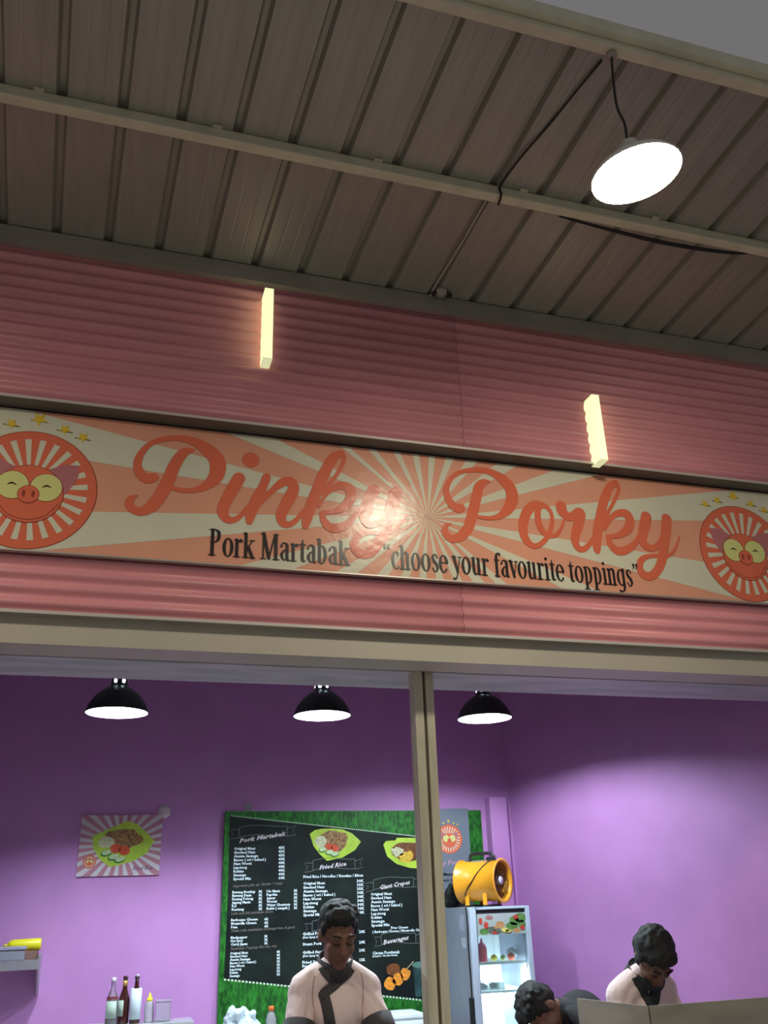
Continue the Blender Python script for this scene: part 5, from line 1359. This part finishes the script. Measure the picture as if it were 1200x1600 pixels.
def person(name, label, J, head_M, shirt_mat, hair_fn, cuff_mat=None, sleeve=0.86):
    """J: joint positions (world). One continuous body mesh; hair and clothes are children."""
    mb = MB()
    head_parts(mb, head_M)
    nb, nk = Vector(J['neck']), head_M @ Vector((0, 0.012, -0.055))
    limb(mb, [nb, (nb + nk) / 2, nk], [0.058, 0.050, 0.052])
    pel, waist, chest = Vector(J['pelvis']), Vector(J['waist']), Vector(J['chest'])
    side_ = (Vector(J['shoulder_r']) - Vector(J['shoulder_l'])).normalized()
    def frame(c, up):
        u = Vector(up).normalized()
        x = (side_ - u * side_.dot(u)).normalized()
        y = u.cross(x)
        Mx_ = Matrix((x, y, u)).transposed().to_4x4()
        Mx_.translation = Vector(c)
        return Mx_
    def torso(mb2, g):
        up1, up2 = (waist - pel), (chest - waist)
        mb2.ball((0, 0, 0), (0.155 + g, 0.105 + g, 0.12 + g), frame(pel, up1), 20, 12)
        mb2.ball((0, 0, 0), (0.135 + g, 0.100 + g, 0.15 + g), frame((pel + waist) / 2, up1), 20, 12)
        mb2.ball((0, 0, 0), (0.122 + g, 0.098 + g, 0.15 + g), frame(waist, up2), 20, 12)
        mb2.ball((0, 0, 0), (0.122 + g, 0.104 + g, 0.15 + g), frame((waist + chest) / 2, up2), 20, 12)
        mb2.ball((0, 0, 0), (0.130 + g, 0.106 + g, 0.12 + g), frame(chest, up2), 20, 12)
        for q in ('l', 'r'):
            s_ = Vector(J['shoulder_' + q])
            limb(mb2, [nb + (nb - chest) * 0.10, (nb * 0.5 + s_ * 0.5) + (nb - chest) * 0.07, s_], [0.046 + g, 0.054 + g, 0.058 + g])
            limb(mb2, [chest * 0.6 + nb * 0.4, (chest * 0.4 + nb * 0.2 + s_ * 0.4), s_], [0.07 + g, 0.060 + g, 0.048 + g])
    torso(mb, -0.012)
    for q, ts in (('l', 1), ('r', -1)):
        s_, e_, w_ = (Vector(J[k + q]) for k in ('shoulder_', 'elbow_', 'wrist_'))
        limb(mb, [s_, (s_ + e_) / 2, e_], [0.048, 0.045, 0.036])
        limb(mb, [e_, e_ * 0.6 + w_ * 0.4, w_], [0.037, 0.036, 0.025])
        hand_parts(mb, w_, w_ - e_ + Vector((0, 0, -0.02)), (0, -0.3, -1), 1.0, ts)
        h_, k_, a_ = (Vector(J[k + q]) for k in ('hip_', 'knee_', 'ankle_'))
        limb(mb, [h_, (h_ + k_) / 2, k_], [0.082, 0.072, 0.050])
        limb(mb, [k_, k_ * 0.65 + a_ * 0.35, a_], [0.050, 0.052, 0.034])
        mb.ball((a_.x, a_.y - 0.07, 0.033), (0.042, 0.12, 0.032))
    me = remesh_mesh(mb, 0.0065, 3, name)
    body = link(name, me, SKIN)
    tag(body, label, 'person')
    # shirt
    sm = MB()
    torso(sm, 0.010)
    hem = []
    for q in ('l', 'r'):
        s_, e_ = Vector(J['shoulder_' + q]), Vector(J['elbow_' + q])
        end = s_ + (e_ - s_) * sleeve
        limb(sm, [s_, (s_ + end) / 2, end], [0.056, 0.056, 0.058])
        hem.append((s_, end))
    shm = remesh_mesh(sm, 0.0075, 4, 'shirt', 0.003, 10.0)
    # soft folds pulled along the torso
    nor = [v.normal.copy() for v in shm.vertices]
    for v, vn in zip(shm.vertices, nor):
        v.co += vn * 0.010 * (1 - 2 * abs(noise.noise(Vector((v.co.x * 22 + v.co.z * 5, v.co.y * 16, v.co.z * 5))))) * max(0.0, min(1.0, (nb.z - 0.06 - v.co.z) * 6))
    # slanting creases running from the armpits towards the middle
    nor = [v.normal.copy() for v in shm.vertices]
    for v, vn in zip(shm.vertices, nor):
        u, h = (v.co - chest).dot(side_), v.co.z - chest.z
        ph = 62 * (abs(u) * 0.8 + h * 0.45) + 3 * noise.noise(v.co * 6)
        v.co -= vn * 0.007 * max(0.0, math.sin(ph)) ** 4 * max(0.0, min(1.0, abs(u) * 14 - 0.4))
    shirt = link('shirt', shm, shirt_mat, body)
    if cuff_mat is not None:
        for s_, end in hem:
            d = (end - s_).normalized()
            MB().tube([end - d * 0.004, end + d * 0.05, end + d * 0.070, end + d * 0.066], [0.067, 0.069, 0.068, 0.052], 20).build('cuff', cuff_mat, body)
    # trousers
    tm = MB()
    tm.ball((0, 0, 0), (0.17, 0.12, 0.13), frame(pel, waist - pel), 20, 12)
    for q in ('l', 'r'):
        h_, k_, a_ = (Vector(J[k + q]) for k in ('hip_', 'knee_', 'ankle_'))
        limb(tm, [h_, (h_ + k_) / 2, k_], [0.095, 0.085, 0.066])
        limb(tm, [k_, (k_ + a_) / 2, a_ + Vector((0, 0, 0.02))], [0.066, 0.064, 0.058])
    link('trousers', remesh_mesh(tm, 0.012, 4, 'trousers'), TROU, body)
    # hair
    hm = MB()
    hair_fn(hm, head_M)
    link('hair', remesh_mesh(hm, 0.0055, 2, 'hair', 0.006, 40.0), HAIRM, body)
    # brows, closed lids, mouth line
    for q in (-1, 1):
        fm = MB()
        fm.tube(spline([tuple(head_M @ Vector((q * x, y, z))) for x, y, z in ((0.012, -0.0975, 0.033), (0.030, -0.0965, 0.041), (0.050, -0.083, 0.036))], 4), 0.0038, 6)
        fm.build('eyebrow', LASH, body)
    for q in (-1, 1):
        em = MB()
        em.tube(spline([tuple(head_M @ Vector((q * x, y, z))) for x, y, z in ((0.016, -0.088, 0.004), (0.030, -0.0925, -0.001), (0.045, -0.084, 0.003))], 4), 0.0025, 6)
        em.build('eyelashes', LASH, body)
    MB().tube(spline([tuple(head_M @ Vector(p)) for p in ((-0.020, -0.092, -0.070), (0, -0.0985, -0.0685), (0.020, -0.092, -0.070))], 4), 0.0034, 6).build('lips', LIPM, body)
    return body, shirt, shm

def strip_on(shm, path, w, name, material, parent, view=Vector((0, 1, 0)), y_start=3.0, lift=0.005, thick=0.006):
    """cloth band lying on the shirt: path of (x, z) points cast onto the mesh"""
    bvh = BVHTree.FromPolygons([v.co for v in shm.vertices], [p.vertices for p in shm.polygons])
    q = spline([(x, z, 0) for x, z in path], 6)
    vs, fs = [], []
    last = None
    for i, (x, z, _) in enumerate(q):
        a, b = q[max(i - 1, 0)], q[min(i + 1, len(q) - 1)]
        d = Vector((b[0] - a[0], b[1] - a[1]))
        d.normalize()
        nn = Vector((-d.y, d.x))
        row = []
        for t in (-0.5, -0.25, 0, 0.25, 0.5):
            px, pz = x + nn.x * w * t, z + nn.y * w * t
            hit = bvh.ray_cast(Vector((px, y_start, pz)), view)
            y = hit[0].y if hit[0] is not None else last
            last = y if y is not None else 4.0
            row.append((px, last - lift, pz))
        vs += row + [(p[0], p[1] + thick, p[2]) for p in row]
    for i in range(len(q) - 1):
        o, p = 10 * i, 10 * (i + 1)
        for k in range(4):
            fs.append((o + k, o + k + 1, p + k + 1, p + k))
            fs.append((o + 5 + k, p + 5 + k, p + 6 + k, o + 6 + k))
        fs += [(o, p, p + 5, o + 5), (o + 4, o + 9, p + 9, p + 4)]
    return MB().add(vs, fs, True).build(name, material, parent)

def head_matrix(c, pitch, yaw=0.0, roll=0.0):
    M_ = (Matrix.Translation(Vector(c)) @ Euler((0, 0, yaw)).to_matrix().to_4x4() @ Euler((0, roll, 0)).to_matrix().to_4x4() @ Euler((pitch, 0, 0)).to_matrix().to_4x4())
    return M_

def crop_hair(hm, MH):
    # short hair, longer on top
    hm.ball((0, 0.026, 0.058), (0.083, 0.096, 0.080), MH, 22, 14)
    hm.ball((0, 0.045, 0.015), (0.079, 0.076, 0.080), MH, 20, 12)
    hm.ball((0, -0.030, 0.098), (0.068, 0.058, 0.034), MH, 18, 10)
    for k in range(26):
        a = 2 * PI * k / 26 * 2.4
        r = 0.02 + 0.055 * random.random()
        hm.ball((r * math.cos(a), 0.01 + r * math.sin(a), 0.125 + 0.010 * random.random() - r * r * 4), (0.016, 0.018, 0.014), MH, 8, 6)
    for q in (-1, 1):
        hm.ball((q * 0.073, -0.012, 0.035), (0.010, 0.020, 0.035), MH)

# ---- man bowing over his work in the middle
hx, hy = 1.035, 4.13
J = dict(neck=(hx, 4.18, 1.365), pelvis=(hx + 0.01, 4.24, 0.88), waist=(hx, 4.23, 1.05), chest=(hx, 4.205, 1.205),
         shoulder_l=(hx - 0.142, 4.19, 1.295), shoulder_r=(hx + 0.142, 4.19, 1.290),
         elbow_l=(hx - 0.192, 4.08, 1.06), elbow_r=(hx + 0.192, 4.07, 1.065), wrist_l=(hx - 0.12, 3.95, 0.99), wrist_r=(hx + 0.10, 3.93, 0.99),
         hip_l=(hx - 0.085, 4.24, 0.86), hip_r=(hx + 0.095, 4.24, 0.86), knee_l=(hx - 0.09, 4.22, 0.47), knee_r=(hx + 0.10, 4.22, 0.47),
         ankle_l=(hx - 0.09, 4.26, 0.07), ankle_r=(hx + 0.10, 4.26, 0.07))
man, shirt, shm = person('person', 'person in a pale pink shirt with charcoal collar looking down before the menu board', J,
                         head_matrix((hx, 4.125, 1.505), 0.42, 0.03), PINKS, crop_hair, GREYS, 0.50)
# stand-up collar and crossing placket
NC = Vector((hx, 4.178, 1.396))
MC = Matrix.Translation(NC) @ Euler((0.42, 0, 0)).to_matrix().to_4x4()
MB().lathe([(0.086, -0.026), (0.080, 0.0), (0.074, 0.026), (0.070, 0.026), (0.076, 0.0), (0.082, -0.026), (0.086, -0.026)], 28, M=MC).build('collar', GREYS, man)
strip_on(shm, [(hx - 0.070, 1.385), (hx - 0.056, 1.362), (hx - 0.028, 1.335), (hx - 0.005, 1.318)], 0.032, 'collar_flap', GREYS, man)
strip_on(shm, [(hx + 0.060, 1.375), (hx + 0.03, 1.345), (hx - 0.02, 1.312), (hx - 0.062, 1.288), (hx - 0.068, 1.27)], 0.036, 'collar_flap', GREYS, man)
strip_on(shm, [(hx - 0.066, 1.292), (hx - 0.058, 1.25), (hx - 0.045, 1.18), (hx - 0.03, 1.10), (hx - 0.02, 1.02), (hx - 0.015, 0.95)], 0.042, 'placket', GREYS, man)
for z, x in ((1.268, -0.066), (1.185, -0.045), (1.10, -0.03)):
    bv = BVHTree.FromPolygons([v.co for v in shm.vertices], [p.vertices for p in shm.polygons])
    h = bv.ray_cast(Vector((hx + x, 3, z)), Vector((0, 1, 0)))
    if h[0] is not None:
        MB().ball((hx + x, h[0].y - 0.006, z), (0.007, 0.003, 0.007), seg=10, rings=6).build('button', BLACK, man)

SEAM = mat('shirt_seam', (0.46, 0.28, 0.25), 0.9)
for q in (-1, 1):
    strip_on(shm, [(hx + q * 0.100, 1.352), (hx + q * 0.108, 1.32), (hx + q * 0.110, 1.27), (hx + q * 0.102, 1.21), (hx + q * 0.104, 1.15)], 0.004, 'sleeve_seam', SEAM, man, lift=0.0015, thick=0.002)

# ---- colleague at the right, leaning forward with the head down
cx, cy = 2.525, 4.12
J2 = dict(neck=(cx - 0.005, cy + 0.02, 1.265), pelvis=(cx + 0.03, cy + 0.21, 0.80), waist=(cx + 0.02, cy + 0.16, 0.97), chest=(cx + 0.005, cy + 0.08, 1.115),
          shoulder_l=(cx - 0.135, cy + 0.03, 1.195), shoulder_r=(cx + 0.135, cy + 0.09, 1.205),
          elbow_l=(cx - 0.18, cy - 0.04, 0.97), elbow_r=(cx + 0.175, cy + 0.02, 0.97), wrist_l=(cx - 0.09, cy - 0.22, 0.97), wrist_r=(cx + 0.08, cy - 0.20, 0.97),
          hip_l=(cx - 0.05, cy + 0.21, 0.78), hip_r=(cx + 0.12, cy + 0.22, 0.78), knee_l=(cx - 0.05, cy + 0.12, 0.43), knee_r=(cx + 0.12, cy + 0.13, 0.43),
          ankle_l=(cx - 0.05, cy + 0.24, 0.07), ankle_r=(cx + 0.12, cy + 0.25, 0.07))
def full_hair(hm, MH):
    hm.ball((0, 0.022, 0.052), (0.088, 0.102, 0.088), MH, 22, 14)
    hm.ball((0, 0.050, 0.010), (0.082, 0.078, 0.085), MH, 20, 12)
    hm.ball((0, -0.045, 0.088), (0.070, 0.052, 0.040), MH, 18, 10)
    for k in range(22):
        a = 2 * PI * random.random()
        r = 0.06 * random.random()
        hm.ball((r * math.cos(a), 0.01 + r * math.sin(a), 0.125 - r * r * 4), (0.02, 0.02, 0.014), MH, 8, 6)
    for q in (-1, 1):
        hm.ball((q * 0.078, -0.005, 0.02), (0.012, 0.03, 0.05), MH)
man2, shirt2, shm2 = person('person', 'person in a pale pink shirt leaning forward, head down, behind the metal guard', J2,
                            head_matrix((cx + 0.005, cy - 0.075, 1.355), 1.02, -0.12), PINKS, full_hair, GREYS)
DGREEN = mat('dark_slate_cloth', (0.022, 0.028, 0.030), 0.85)
strip_on(shm2, [(cx - 0.080, 1.275), (cx - 0.062, 1.235), (cx - 0.025, 1.18), (cx - 0.015, 1.10), (cx - 0.005, 1.0)], 0.040, 'placket', DGREEN, man2)
strip_on(shm2, [(cx + 0.075, 1.28), (cx + 0.06, 1.24), (cx + 0.01, 1.185), (cx - 0.02, 1.15)], 0.050, 'collar_flap', DGREEN, man2)
MC2 = Matrix.Translation(Vector((cx - 0.003, cy + 0.012, 1.285))) @ Euler((0.6, 0, 0)).to_matrix().to_4x4()
MB().lathe([(0.090, -0.026), (0.084, 0.0), (0.078, 0.024), (0.074, 0.024), (0.080, 0.0), (0.086, -0.026), (0.090, -0.026)], 26, M=MC2).build('collar', DGREEN, man2)

# ---- third person stooping sideways in front of the cooler
sx, sy = 2.36, 4.62
J3 = dict(neck=(sx - 0.045, sy - 0.01, 1.10), pelvis=(sx + 0.25, sy + 0.05, 0.86), waist=(sx + 0.16, sy + 0.03, 0.98), chest=(sx + 0.085, sy + 0.01, 1.062),
          shoulder_l=(sx + 0.025, sy - 0.15, 1.05), shoulder_r=(sx + 0.03, sy + 0.16, 1.06),
          elbow_l=(sx - 0.10, sy - 0.19, 0.83), elbow_r=(sx - 0.10, sy + 0.20, 0.83), wrist_l=(sx - 0.22, sy - 0.12, 0.66), wrist_r=(sx - 0.22, sy + 0.14, 0.66),
          hip_l=(sx + 0.25, sy - 0.04, 0.84), hip_r=(sx + 0.25, sy + 0.13, 0.84), knee_l=(sx + 0.17, sy - 0.04, 0.45), knee_r=(sx + 0.17, sy + 0.13, 0.45),
          ankle_l=(sx + 0.24, sy - 0.02, 0.07), ankle_r=(sx + 0.24, sy + 0.13, 0.07))
upv = Vector((-0.80, -0.10, 0.20)).normalized()
bkv = Vector((0.0, 0.25, 1.0))
bkv = (bkv - upv * bkv.dot(upv)).normalized()
xv = bkv.cross(upv).normalized()
MH3 = Matrix((xv, bkv, upv)).transposed().to_4x4()
MH3.translation = Vector((sx - 0.170, sy - 0.04, 1.112))
man3, shirt3, shm3 = person('person', 'dark-haired person in a black shirt stooping to the left beside the lit cooler', J3, MH3, BLKS, crop_hair)
